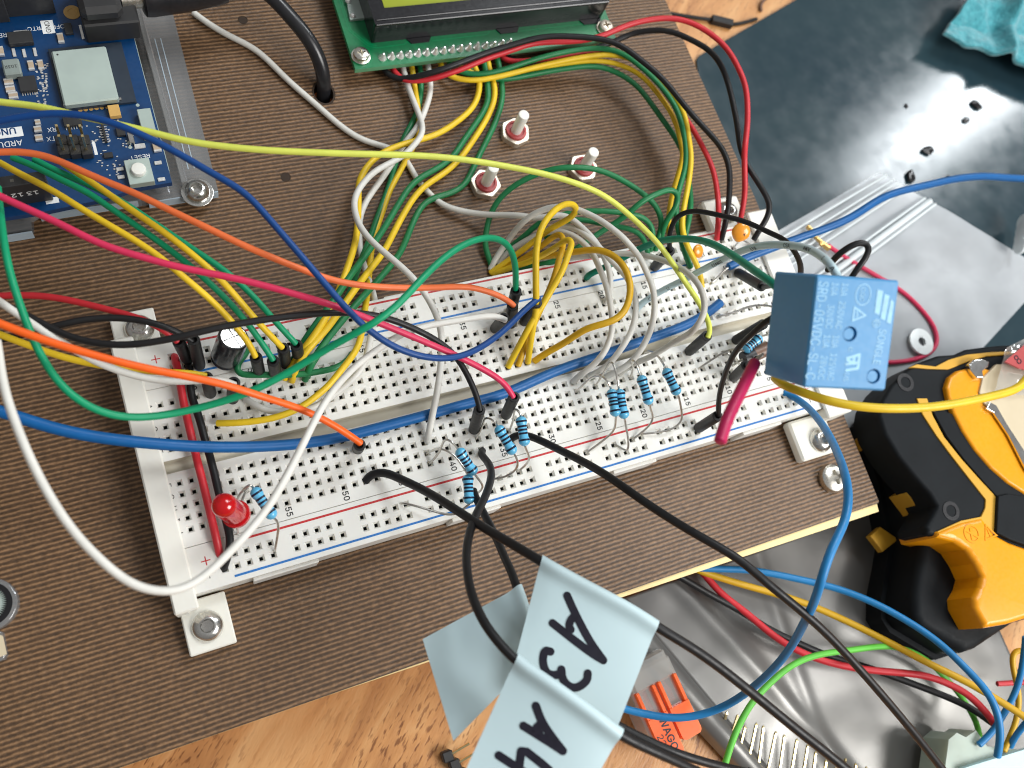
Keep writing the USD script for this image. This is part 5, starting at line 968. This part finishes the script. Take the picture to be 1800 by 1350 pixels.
ftext('10A', 1.2, Zr(1068, 180), Zr(1040, 325)); ftext('250VAC', 1.2, Zr(1035, 385), Zr(985, 695)); ftext('10A', 1.2, Zr(960, 770), Zr(940, 910)); ftext('125VAC', 1.2, Zr(935, 975), Zr(895, 1275))
ftext('SONGLE', 1.4, Zr(1490, 700), Zr(1415, 1095)); ftext('R', .7, Zr(1422, 605), Zr(1412, 660)); ftext('CQC', .8, Zr(1268, 225), Zr(1245, 385)); ftext('c', .9, Zr(1128, 900), Zr(1120, 950)); ftext('US', .9, Zr(1085, 1195), Zr(1070, 1285))
def fpoly(poly): rel.add('print', place(prism(poly, 0.0, .05), O_, A_, B_), 'relay_print', case, smooth=False)
def pq(*zs): return [on_face(*Zr(*z)) for z in zs]
for q in (((1430, 250), (1495, 265), (1450, 540), (1395, 515)), ((1510, 300), (1565, 320), (1515, 600), (1462, 575)), ((1580, 355), (1612, 390), (1610, 430), (1580, 640), (1532, 620))): fpoly(Polygon(pq(*q)))
oc, oa, ob = np.array(on_face(*Zr(1268, 308))), np.array(on_face(*Zr(1285, 185))), np.array(on_face(*Zr(1355, 318)))
e_ = affinity.rotate(affinity.scale(Point(*oc).buffer(1, 24), np.linalg.norm(oa - oc), np.linalg.norm(ob - oc)), -3); fpoly(e_.difference(e_.buffer(-.16)))
rc = np.array(on_face(*Zr(1418, 632))); fpoly(Point(*rc).buffer(.72, 20).difference(Point(*rc).buffer(.6, 20)))
tri = Polygon(pq((1165, 435), (1312, 545), (1140, 615))); fpoly(tri.difference(tri.buffer(-.28)))
fpoly(LineString(pq((1195, 500), (1205, 540), (1190, 560))).buffer(.1))
fpoly(unary_union([LineString(pq((1075, 1030), (1225, 985), (1215, 1075), (1160, 1085), (1165, 1010))).buffer(.24, cap_style=2), LineString(pq((1160, 1085), (1080, 1040))).buffer(.24, cap_style=2), LineString(pq((1065, 1165), (1205, 1140), (1215, 1085))).buffer(.24, cap_style=2), LineString(pq((1065, 1095), (1190, 1075))).buffer(.22, cap_style=2)]))
for a, b in ((2, 2), (2, 13.4), (9.5, 7.7), (17, 2), (17, 13.4)): rel.add('pin', place(bevbox(a - .5, a + .5, b - .2, b + .2, -18.6, -15.25, .05), O_, A_, B_), 'steel', smooth=False)

# ------------------------------------------------------------------ flag labels on the black wires
def flag(lab, P_, top0, top1, low0, low1, strokes, blank=False):
    """A folded adhesive label: its fold holds the wire P_ from top0 to top1, low0-low1 is the free edge (px, py, height)."""
    cam_ = (P_ - CAM) @ RM.T; sc_ = np.c_[900 + FPX * cam_[:, 0] / cam_[:, 2], 675 + FPX * cam_[:, 1] / cam_[:, 2]]
    i0, i1 = [int(np.argmin(np.linalg.norm(sc_ - np.array(q[:2]), axis=1))) for q in (top0, top1)]
    t0, t1 = P_[i0], P_[i1]; l0 = un(*low0)
    nn_ = np.cross(t1 - t0, l0 - t0); nn_ /= np.linalg.norm(nn_)
    l1 = plane_at(low1[0], low1[1], t0, nn_)
    t = Thing('flag_label', lab, 'label', np.array([*((t0 + l1) / 2)[:2], min(l0[2], l1[2])]))
    nx, ny = 16, 26
    n0 = np.cross(t1 - t0, l0 - t0); n0 /= np.linalg.norm(n0); n0 = n0 if n0 @ (CAM - t0) > 0 else -n0
    u, v = np.meshgrid(np.linspace(0, 1, nx), np.linspace(0, 1, ny) ** 2.2, indexing='ij')
    X = (t1 - t0) / np.linalg.norm(t1 - t0); Y = np.cross(n0, X); out_ = -Y if Y @ (l0 - t0) > 0 else Y
    rw = 1.15
    top = np.stack([np.interp(u, np.linspace(0, 1, i1 - i0 + 1), P_[i0:i1 + 1, k]) for k in range(3)], -1)
    low_ = (1 - u)[..., None] * l0 + u[..., None] * l1
    base = (1 - v)[..., None] * (top + out_ * rw) + v[..., None] * low_
    dd = v * np.linalg.norm(low_ - top, axis=-1)
    bulge = np.where(dd < rw, rw * np.sqrt(np.clip(1 - ((dd - rw) / rw) ** 2, 0, 1)), rw * np.exp(-((dd - rw) / 1.3) ** 2))
    front = base + (bulge + .06 + .12 * np.sin(3 * u + 2.5 * v) * v)[..., None] * n0; back = base - (bulge * .98 + .06 - .12 * np.sin(3 * u + 2.5 * v) * v)[..., None] * n0
    i, j = np.meshgrid(np.arange(nx - 1), np.arange(ny - 1), indexing='ij'); a = i * ny + j; b = (i + 1) * ny + j
    f1 = np.vstack([np.stack([a, b, b + 1], -1).reshape(-1, 3), np.stack([a, b + 1, a + 1], -1).reshape(-1, 3)]); N = nx * ny
    F = [f1, f1[:, ::-1] + N]
    rim = [k * ny for k in range(nx)], [k * ny + ny - 1 for k in range(nx)]
    for r in rim: F.append(np.array([(p, q_, q_ + N) for p, q_ in zip(r[:-1], r[1:])] + [(p, q_ + N, p + N) for p, q_ in zip(r[:-1], r[1:])]))
    mesh = trimesh.Trimesh(np.vstack([front.reshape(-1, 3), back.reshape(-1, 3)]), np.vstack(F), process=False); trimesh.repair.fix_normals(mesh)
    t.add('paper', mesh, 'label_paper', smooth=50)
    from scipy.interpolate import LinearNDInterpolator
    fr_ = front.reshape(-1, 3) - t0; hgt = LinearNDInterpolator(np.c_[fr_ @ X, fr_ @ Y], fr_ @ n0, fill_value=0)
    for s_ in strokes:
        q = [plane_at(x, y, t0 + n0 * float(hgt([[0, 0]])[0]) * 0, n0) - t0 for x, y in s_]
        g = prism(LineString([(float(p @ X), float(p @ Y)) for p in q]).buffer(.72, 8), 0, .05).subdivide_to_size(1.0)
        g.vertices[:, 2] += hgt(g.vertices[:, :2]) + .04
        g.vertices = t0 + g.vertices[:, :1] * X + g.vertices[:, 1:2] * Y + g.vertices[:, 2:3] * n0
        t.add('ink_stroke', g, 'marker_ink', smooth=False)
    return t
Z7 = lambda x, y: (900 + x / 3.971, 1010 + y / 3.971)
def chaikin(p, n=2):
    p = np.array(p, float)
    for _ in range(n): p = np.vstack([p[:1], np.stack([.75 * p[:-1] + .25 * p[1:], .25 * p[:-1] + .75 * p[1:]], 1).reshape(-1, 2), p[-1:]])
    return p
A3 = [chaikin([Z7(*p) for p in q], 2) for q in ([(382, 150), (440, 280), (540, 470), (635, 598)], [(635, 598), (560, 555), (420, 450), (282, 340)], [(440, 285), (405, 320), (395, 360), (408, 385)], [(268, 538), (225, 528), (212, 610), (240, 690), (300, 705), (340, 690), (345, 650), (350, 730), (400, 785), (460, 792), (525, 740), (528, 690)])]
flag('pale blue folded label with A3 in black marker', K1, (948, 985, 42.5), (1157, 1102, 40.5), (905, 1162, 36), (1086, 1277, 33), A3)
A4 = [chaikin([Z7(*p) for p in q], 2) for q in ([(165, 910), (205, 1020), (280, 1130), (352, 1222)], [(352, 1222), (290, 1180), (170, 1105), (80, 1050)], [(200, 1035), (168, 1060), (165, 1085), (185, 1095)])] + [chaikin([(877, 1327), (900, 1342), (930, 1362)], 1), np.array([(912, 1352), (916, 1319), (926, 1320), (949, 1338), (965, 1352)])]
flag('pale blue folded label with A4 in black marker at the bottom edge', K3, (907, 1161, 46.5), (1089, 1291, 43), (812, 1368, 38), (985, 1478, 36), A4)
flag('blank pale blue folded label seen from behind, left of the two marked ones', K4, (906, 1030, 31), (946, 1140, 30), (743, 1124, 24), (797, 1302, 23), [])

# ------------------------------------------------------------------ things on the table
# tape measure
tp = lambda *q: [un(x, y, 0.0)[:2] for x, y in q]
tm = Thing('tape_measure', 'yellow and black tape measure lying beside the right corner of the board', 'tape measure', (130, -60, ZT + .9))
zt0 = ZT + .92
outer = Polygon(tp((1830, 604), (1760, 606), (1729, 609), (1700, 613), (1680, 622), (1651, 624), (1615, 637), (1594, 650), (1568, 676), (1550, 706), (1546, 730), (1556, 762), (1580, 802), (1606, 834), (1634, 866), (1648, 890), (1640, 905), (1628, 925), (1632, 938), (1690, 955), (1716, 990), (1726, 1012), (1712, 1045), (1716, 1072), (1732, 1104), (1830, 1080)))
low = Polygon([un(x, y, ZT + 8)[:2] for x, y in ((1830, 640), (1640, 640), (1560, 690), (1512, 745), (1520, 790), (1540, 850), (1560, 960), (1545, 1050), (1545, 1088), (1560, 1112), (1640, 1160), (1664, 1152), (1700, 1128), (1735, 1105), (1830, 1080))])
def loft(polyA, zA, polyB, zB, n=160):
    """Skin between two outlines at two heights."""
    def ring(p): 
        p = p if p.exterior.is_ccw else Polygon(list(p.exterior.coords)[::-1]); e = p.exterior; c = p.centroid
        a = np.linspace(0, 2 * math.pi, n, endpoint=False); out = []
        for k in range(n): out.append(np.array(e.interpolate(k / n, normalized=True).coords[0]))
        out = np.array(out); s = np.argmax(out[:, 0] - .2 * out[:, 1]); return np.roll(out, -s, 0)
    a, b = ring(polyA), ring(polyB); V = np.vstack([np.c_[a, np.full(n, zA)], np.c_[b, np.full(n, zB)], [[*a.mean(0), zA]], [[*b.mean(0), zB]]]); F = []
    for k in range(n):
        j = (k + 1) % n; F += [(k, j, n + j), (k, n + j, n + k), (2 * n, j, k), (2 * n + 1, n + k, n + j)]
    return trimesh.Trimesh(V, F, process=False)
tm.add('rubber_body', cat_([prism(outer.buffer(-.2), -12, -.8), bevprism(outer, -2.5, 0, 1.2, 4)]), 'tape_black', smooth=40)
tm.add('lower_shell', cat_([prism(low, zt0, ZT + 9), bevprism(low.intersection(outer.buffer(14)).buffer(-1.5), ZT + 8.9, -9, 2.5, 3)]), 'tape_black', smooth=40)
def pad(name, pts, z0, z1, mat, b=.4, parent=None, smooth=40):
    poly = Polygon([un(x, y, z1)[:2] for x, y in pts]).buffer(0)
    return tm.add(name, bevprism(poly.buffer(.4).buffer(-.4), z0, z1, b, 3), mat, parent, smooth)
pad('yellow_band', [(1600, 645), (1612, 640), (1645, 644), (1668, 632), (1700, 623), (1740, 619), (1790, 617), (1830, 616), (1830, 621), (1780, 623), (1735, 626), (1706, 634), (1668, 649), (1632, 648)], -.5, .5, 'tape_yellow_dull', .2)
pad('yellow_band', [(1612, 700), (1622, 728), (1646, 765), (1672, 800), (1700, 836), (1733, 878), (1732, 893), (1725, 908), (1690, 915), (1648, 934), (1652, 944), (1700, 956), (1735, 940), (1750, 938), (1752, 900), (1755, 876), (1725, 845), (1690, 806), (1660, 768), (1640, 730), (1630, 700)], -.5, .45, 'tape_yellow_dull', .2)
pad('yellow_nose', [(1646, 934), (1690, 916), (1728, 908), (1750, 938), (1775, 952), (1830, 972), (1830, 1080), (1775, 1097), (1734, 1104), (1724, 1086), (1714, 1068), (1712, 1050), (1722, 1032), (1727, 1014), (1716, 990), (1700, 966), (1680, 952), (1650, 944)], -14, 1.0, 'tape_yellow', 1.6)
pad('black_grip', [(1755, 872), (1772, 868), (1800, 872), (1830, 880), (1830, 968), (1775, 948), (1752, 936)], 0, 1.5, 'tape_black', .3)
pad('black_ring', [(1640, 722), (1660, 722), (1676, 728), (1690, 756), (1712, 790), (1742, 824), (1775, 852), (1802, 868), (1830, 884), (1830, 878), (1756, 876), (1726, 843), (1694, 806), (1664, 766)], 0, .9, 'tape_black', .3)
pad('yellow_disc', [(1668, 700), (1664, 680), (1670, 662), (1684, 651), (1704, 646), (1730, 646), (1760, 655), (1830, 670), (1830, 886), (1800, 866), (1772, 848), (1742, 822), (1714, 790), (1692, 756), (1676, 724)], 0, 1.7, 'tape_yellow', .9)
pad('badge', [(1728, 664), (1752, 640), (1830, 640), (1830, 860), (1806, 826), (1776, 768), (1750, 728), (1730, 708), (1722, 690)], 1.2, 2.3, 'beige_panel', .25)
pad('badge_plate', [(1704, 640), (1712, 632), (1726, 630), (1740, 636), (1738, 644), (1728, 652), (1730, 664), (1718, 664), (1708, 652)], 1.6, 3.2, 'chrome', .4)
pad('badge_plate', [(1734, 718), (1748, 726), (1774, 765), (1804, 824), (1830, 862), (1830, 846), (1800, 790), (1770, 744), (1752, 712), (1740, 706)], 2.2, 2.9, 'chrome', .25)
for (x, y), z in (((1592, 672), .1), ((1672, 898), .1)):
    q = un(x, y, z); tm.add('body_screw', lathe([(2.6, -.2), (2.6, .05), (1.6, .06), (1.4, -.4)], q, (0, 0, 1), 24), 'rubber_black')
for pts, z0, z1 in (([(1592, 866), (1606, 856), (1632, 892), (1622, 904)], -16, -6), ([(1530, 942), (1548, 924), (1580, 946), (1566, 978), (1550, 970)], -24, -18), ([(1506, 772), (1538, 738), (1541, 752), (1516, 792)], -20, -14), ([(1648, 1108), (1668, 1095), (1676, 1102), (1656, 1122)], -24, -20), ([(1672, 1140), (1684, 1127), (1690, 1131), (1676, 1143)], -26, -24.5)):
    pass
pad('belt_slot_inlay', [(1593, 866), (1606, 857), (1630, 892), (1620, 902)], -15, -7.6, 'tape_yellow_dull', .3)
pad('belt_slot_inlay', [(1530, 942), (1548, 926), (1580, 948), (1552, 970)], ZT + 8, ZT + 10.2, 'tape_yellow_dull', .3)
pad('belt_slot_inlay', [(1508, 772), (1538, 740), (1541, 754), (1516, 792)], ZT + 8, ZT + 9.6, 'tape_yellow_dull', .3)
pad('belt_slot_inlay', [(1648, 1112), (1668, 1097), (1676, 1104), (1657, 1123)], ZT + 8, ZT + 9.6, 'tape_yellow_dull', .3)
# embossed warning marks on the nose
q0, q1 = un(1708, 938, 1.0), un(1738, 936, 1.0)
yb = tm.path + '/yellow_nose'
tm.add('warning_mark', prism(Point(*q0[:2]).buffer(2.5, 24).difference(Point(*q0[:2]).buffer(2.0, 24)).union(LineString([q0[:2] + [-1.6, 1.4], q0[:2] + [1.5, -1.5]]).buffer(.25)).union(LineString([q0[:2] + [-.6, -1.4], q0[:2] + [.1, 1.2], q0[:2] + [1.2, .8]]).buffer(.25)), 1.0, 1.16), 'tape_yellow', yb, smooth=False)
wt = Polygon([q1[:2] + [-2.3, -1.6], q1[:2] + [2.3, -1.6], q1[:2] + [0, 2.4]]); tm.add('warning_mark', prism(wt.difference(wt.buffer(-.4)).union(LineString([q1[:2] + [0, 1.0], q1[:2] + [0, -.4]]).buffer(.2)).union(Point(*(q1[:2] + [0, -.95])).buffer(.22)), 1.0, 1.16), 'tape_yellow', yb, smooth=False)

# red tag in a clear sleeve over the tape measure
tg = Thing('clear_tag', 'clear plastic sleeve with a red tag lying over the tape measure at the right edge', 'tag', un(1790, 650, 3))
c4 = [un(1744, 694, 3.6), un(1768, 612, 5), un(1850, 570, 6), un(1850, 694, 4)]
tg.add('sleeve', sheet(c4, 22, 22, lambda u, v, Q: 1.3 * (meshkit.noise(Q * .35, 3) - .5) * 2), 'clear_sleeve', smooth=True)
tg.add('red_insert', prism(Polygon([un(x, y, 6.4)[:2] for x, y in ((1765, 636), (1800, 606), (1850, 590), (1850, 662), (1806, 652), (1790, 648))]), 6.2, 6.8), 'collar_red', smooth=False)
tg.add('insert_mark', text('8', 2.6, un(1789, 632, 6.82), (1, .35, 0), (-.35, 1, 0), .04), 'marker_ink', smooth=False)

# clear zip bag on the mat
zb = Thing('zip_bag', 'clear zip bag with ridged closure lying on the dark mat', 'bag', un(1600, 500, ZT + 1))
zc = [un(1545, 304, -27.7), un(1300, 445, -27.7), un(1500, 860, -27.7), un(1850, 478, -27.7)]
zb.add('film', sheet(zc, 60, 70, lambda u, v, Q: 1.3 * (meshkit.fbm(Q * [.05, .05, 0] + 3, 4, 5) - .5) + .35 * np.sin(u * 9 + v * 5)), 'zip_film', smooth=True)
for w0, wd in ((.035, .35), (.075, .3), (.10, .3), (.125, .3), (.155, .3), (.255, .4), (.285, 1.0), (.315, .45)):
    p0 = (1 - w0) * zc[0] + w0 * zc[3]; p1 = (1 - w0) * zc[1] + w0 * zc[2]
    zb.add('closure_ridge', sweep(np.array([p0 + (p1 - p0) * s_ + [0, 0, 1.1 + .5 * math.sin(s_ * 5)] for s_ in np.linspace(.01, .9, 30)]), wd, 8), 'zip_ridge')
# washer
q = un(1617, 602, -26.6); n_ = np.array([.05, -.02, 1.0])
wm = cut(lathe([(4.3, 0), (4.4, .1), (4.4, .9), (4.25, 1.0)], q, n_, 40), lathe([(1.5, -1), (1.55, 2)], q, n_, 7))
single('washer', wm, 'washer_zinc', 'zinc plated washer lying on the clear zip bag beside the relay', 'washer')
# cloth
cl = [un(1640, 72, ZT + 4), un(1705, -20, ZT + 5), un(1900, -30, ZT + 6), un(1880, 170, ZT + 4)]
def cloth_d(u, v, Q):
    w_ = Q[..., 0] * .35 + Q[..., 1] * .94 + 6 * meshkit.noise(Q * .05, 5)
    return 4.5 * (meshkit.fbm(Q * [.05, .05, 0] + 11, 3, 2) - .5) * 2 + 3.0 * np.abs(np.sin(w_ * .17)) + 1.0 * (meshkit.fbm(Q * [.3, .3, 0], 3, 8) - .5) + 2.5 + 5 * np.exp(-((v - .45 + .2 * u) / .05) ** 2)
clm = sheet(cl, 90, 90, cloth_d, 1.6)
rim_ = meshkit.noise(clm.vertices * [.25, .25, 0], 9) - .5
clm.vertices[:, 0] += rim_ * 1.6; clm.vertices[:, 1] += (meshkit.noise(clm.vertices * [.2, .2, 0] + 7, 4) - .5) * 2
single('cloth', clm, 'teal_cloth', 'crumpled teal cloth at the top right corner', 'cloth', smooth=True)
# debris on the mat
for k, ((x, y, r), lab) in enumerate([((1632, 264, 1.9), 'largest dark crumb on the mat, below the bright window reflection'), ((1601, 309, 2.0), 'round shiny black crumb on the mat above the zip bag corner'), ((1716, 184, 1.8), 'black crumb with a bright edge under the teal cloth'), ((1698, 211, 1.2), 'small dull black crumb at the right edge of the window reflection'), ((1593, 186, .8), 'tiny dark crumb in the middle of the mat'), ((1668, 312, .9), 'tiny shiny crumb just above the blue wire on the mat')]):
    s = trimesh.creation.icosphere(2, 1.0); s.vertices *= [r * 1.3, r * .8, r * .45]; s.vertices *= 1 + .5 * (meshkit.noise(s.vertices * 1.1 + k * 3, k)[:, None] - .5); s.apply_transform(trimesh.transformations.rotation_matrix(k * 1.1, [0, 0, 1])); s.apply_translation(un(x, y, ZT + .9 + r * .35))
    single('crumb', s, 'debris_black', lab, 'crumb', 'crumbs on the mat', smooth=40)
# clear spiral bit at the right edge
sp = Thing('clear_spring_tube', 'small clear ribbed plastic tube at the right edge of the zip bag', 'tube', un(1795, 420, -26))
for k in range(4): sp.add('rib', lathe([(2.2, 0), (3.0, .2), (3.0, 1.2), (2.2, 1.4)], un(1796 - 2 * k, 392 + 13 * k, -23), (.9, -.4, .1), 20), 'zip_ridge')

# grey shielding bag under the wires at the bottom right
gc = [un(1030, 1075, -28.5), un(1350, 1420, -28.5), un(1900, 1420, -28.5), un(1640, 860, -28.5)]
def bag_d(u, v, Q): return 1.0 * (meshkit.fbm(Q * [.03, .03, 0] + 21, 3, 6) - .5) * 2 + 4.2 * np.sqrt(np.clip(1 - ((v - .045) / .045) ** 2, 0, 1)) * (v < .09) + 1.0 * np.exp(-((v - .22 - .1 * u) / .03) ** 2) + .5 * np.exp(-((v - .45 + .2 * u) / .02) ** 2) + .8
single('shielding_bag', sheet(gc, 110, 130, bag_d, .25), 'shield_bag', 'grey metallic shielding bag lying on the table at the bottom right', 'bag', smooth=True)
# strip of header pins on the bag
hp = Thing('pin_strip', 'strip of gilded header pins lying on the grey bag at the bottom edge', 'pin header', un(1400, 1340, -26))
tips = [(1278, 1251, 1274, 1264), (1297, 1256, 1288, 1284), (1310, 1275, 1301, 1312), (1330, 1270, 1315, 1337), (1342, 1275, 1333, 1342), (1364, 1285, 1349, 1355), (1379, 1291, 1369, 1362), (1401, 1298, 1388, 1372), (1420, 1308, 1408, 1380), (1434, 1320, 1425, 1388), (1452, 1335, 1445, 1395), (1469, 1348, 1462, 1402), (1486, 1333, 1485, 1340), (1504, 1341, 1500, 1410), (1523, 1347, 1518, 1418)]
for x0, y0, x1, y1 in tips:
    a, b = un(x0, y0, -23.5), un(x1, y1, -24.8); d = b - a; L = np.linalg.norm(d)
    hp.add('pin', place(cat_([bevbox(.5, L, -.32, .32, -.32, .32, .08), trimesh.convex.convex_hull(np.array([(0, -.1, -.1), (0, .1, -.1), (0, .1, .1), (0, -.1, .1), (.55, -.32, -.32), (.55, .32, -.32), (.55, .32, .32), (.55, -.32, .32)]))]), a, d, np.cross([0, 0, 1], d)), 'gold_pin', smooth=False)
a, b = un(1312, 1346, -25.2), un(1560, 1440, -25.2); d = b - a
hp.add('pin_holder', place(bevbox(0, np.linalg.norm(d), -2.6, 0, -1.2, 1.3, .25), a, d, np.cross([0, 0, 1], d)), 'chip_black', smooth=False)
# small header under the blank label
t = Thing('pin_strip', 'small black pin header standing on the orange wood at the bottom edge', 'pin header', un(795, 1335, ZT))
for k, (x, y) in enumerate(((788, 1330), (801, 1345), (814, 1362))):
    c = un(x, y, ZT + 3); t.add('pin_holder', mv(bevbox(-1.3, 1.3, -1.3, 1.3, -2.9, 0, .3), c), 'chip_black', smooth=False)
    b_ = un(x + 37, y - 23, ZT + 4); t.add('pin', sweep(np.array([c - [0, 0, 1], b_]), .33, 8), 'gold_pin')
# lever connector
wg = Thing('lever_connector', 'clear wire connector with two orange levers lying on the table', 'connector', un(1160, 1255, ZT))
o = un(1127, 1188, ZT + 9); ex = un(1183, 1312, ZT + 9) - o; Lw = np.linalg.norm(ex); ex /= Lw; ey = np.array([-ex[1], ex[0], 0])
loc = lambda m_: place(m_, o, ex, ey)
wg.add('clear_body', loc(bevbox(-1.5, 17.5, -4.4, 9.4, -8.6, -.4, .6)), 'clear_sleeve', smooth=False)
wg.add('clear_body_end', loc(bevbox(-3.5, 3.6, -3.4, 8.6, -7.5, .2, .6)), 'clear_sleeve', smooth=False)
for k in range(2):
    y0 = -3.9 + 6.6 * k
    lv = wg.add('lever', loc(cat_([prism(sbox(10.2, y0 + .2, 20.6 if k == 0 else 18.5, y0 + 6.0).buffer(-1.2).buffer(1.2).union(sbox(10.2, y0 + .2, 14, y0 + 6)), -1.6, 1.0), bevbox(3.2, 10.3, y0 + .2, y0 + 1.2, -2.5, .8, .15), bevbox(3.2, 10.3, y0 + 5.0, y0 + 6.0, -2.5, .8, .15)])), 'lever_orange', smooth=False)
    wg.add('spring_clip', loc(bevbox(4, 9.8, y0 + 1.4, y0 + 4.8, -4.5, -3.6, .1)), 'steel', smooth=False)
    if k == 0:
        wg.add('print', loc(text('WAGO', 1.9, (15.0, y0 + 3.9, 1.0), (1, 0, 0), (0, 1, 0), .05, True)), 'marker_ink', lv, smooth=False)
        wg.add('print', loc(text('221', 1.7, (16.4, y0 + 1.5, 1.0), (1, 0, 0), (0, 1, 0), .05)), 'marker_ink', lv, smooth=False)
# white connector with wires at the bottom right corner
wc = Thing('nylon_connector', 'white plastic wire connector with a pale blue front in the bottom right corner', 'connector', un(1745, 1330, -24))
wc.add('housing', cat_([prism(Polygon([un(x, y, -14)[:2] for x, y in ((1668, 1300), (1682, 1288), (1698, 1296), (1716, 1284), (1735, 1312), (1800, 1318), (1850, 1330), (1850, 1420), (1655, 1400))]), -24, -14)]), 'nylon_white', smooth=False)
wc.add('front', prism(Polygon([un(x, y, -12)[:2] for x, y in ((1695, 1350), (1800, 1318), (1860, 1300), (1860, 1420), (1690, 1420))]), -14, -12), 'nylon_blue', smooth=False)
# clear round dial at the left edge
dl = Thing('clear_dial', 'clear plastic disc with a toothed silver ring at the left edge of the brown board', 'dial', un(0, 1080, ZB))
c = un(-16, 1064, ZB)
ctr = np.array(c[:2]); Rd = np.linalg.norm(un(35, 1058, ZB)[:2] - ctr)
dl.add('disc', bevprism(Point(*ctr).buffer(Rd, 40).union(Polygon([un(x, y, ZB)[:2] for x, y in ((-40, 1090), (8, 1112), (15, 1152), (10, 1160), (-40, 1180))])), ZB + .03, ZB + 2.2, .4), 'clear_plastic', smooth=30)
gear = Polygon([(ctr[0] + (Rd - (1.9 if k % 2 else 2.9)) * math.cos(k * math.pi / 48), ctr[1] + (Rd - (1.9 if k % 2 else 2.9)) * math.sin(k * math.pi / 48)) for k in range(96)])
dl.add('toothed_ring', prism(gear.difference(Point(*ctr).buffer(Rd - 3.9)), ZB + 2.3, ZB + 2.8), 'shield_metal', smooth=False)
dl.add('hub', lathe([(Rd - 4.2, 2.25), (Rd - 4.3, 3.4), (Rd - 5.2, 4.0)], (*ctr, ZB), (0, 0, 1), 48), 'beige_panel')
dl.add('dark_ring', prism(Point(*ctr).buffer(Rd - .9, 40).difference(Point(*ctr).buffer(Rd - 3.9, 40)), ZB + 2.22, ZB + 2.27), 'tape_gloss_black', smooth=False)
dl.add('tab', prism(Polygon([un(x, y, ZB + 2)[:2] for x, y in ((-40, 1100), (6, 1118), (13, 1150), (-40, 1172))]), ZB + 2.25, ZB + 2.6), 'beige_panel', smooth=False)
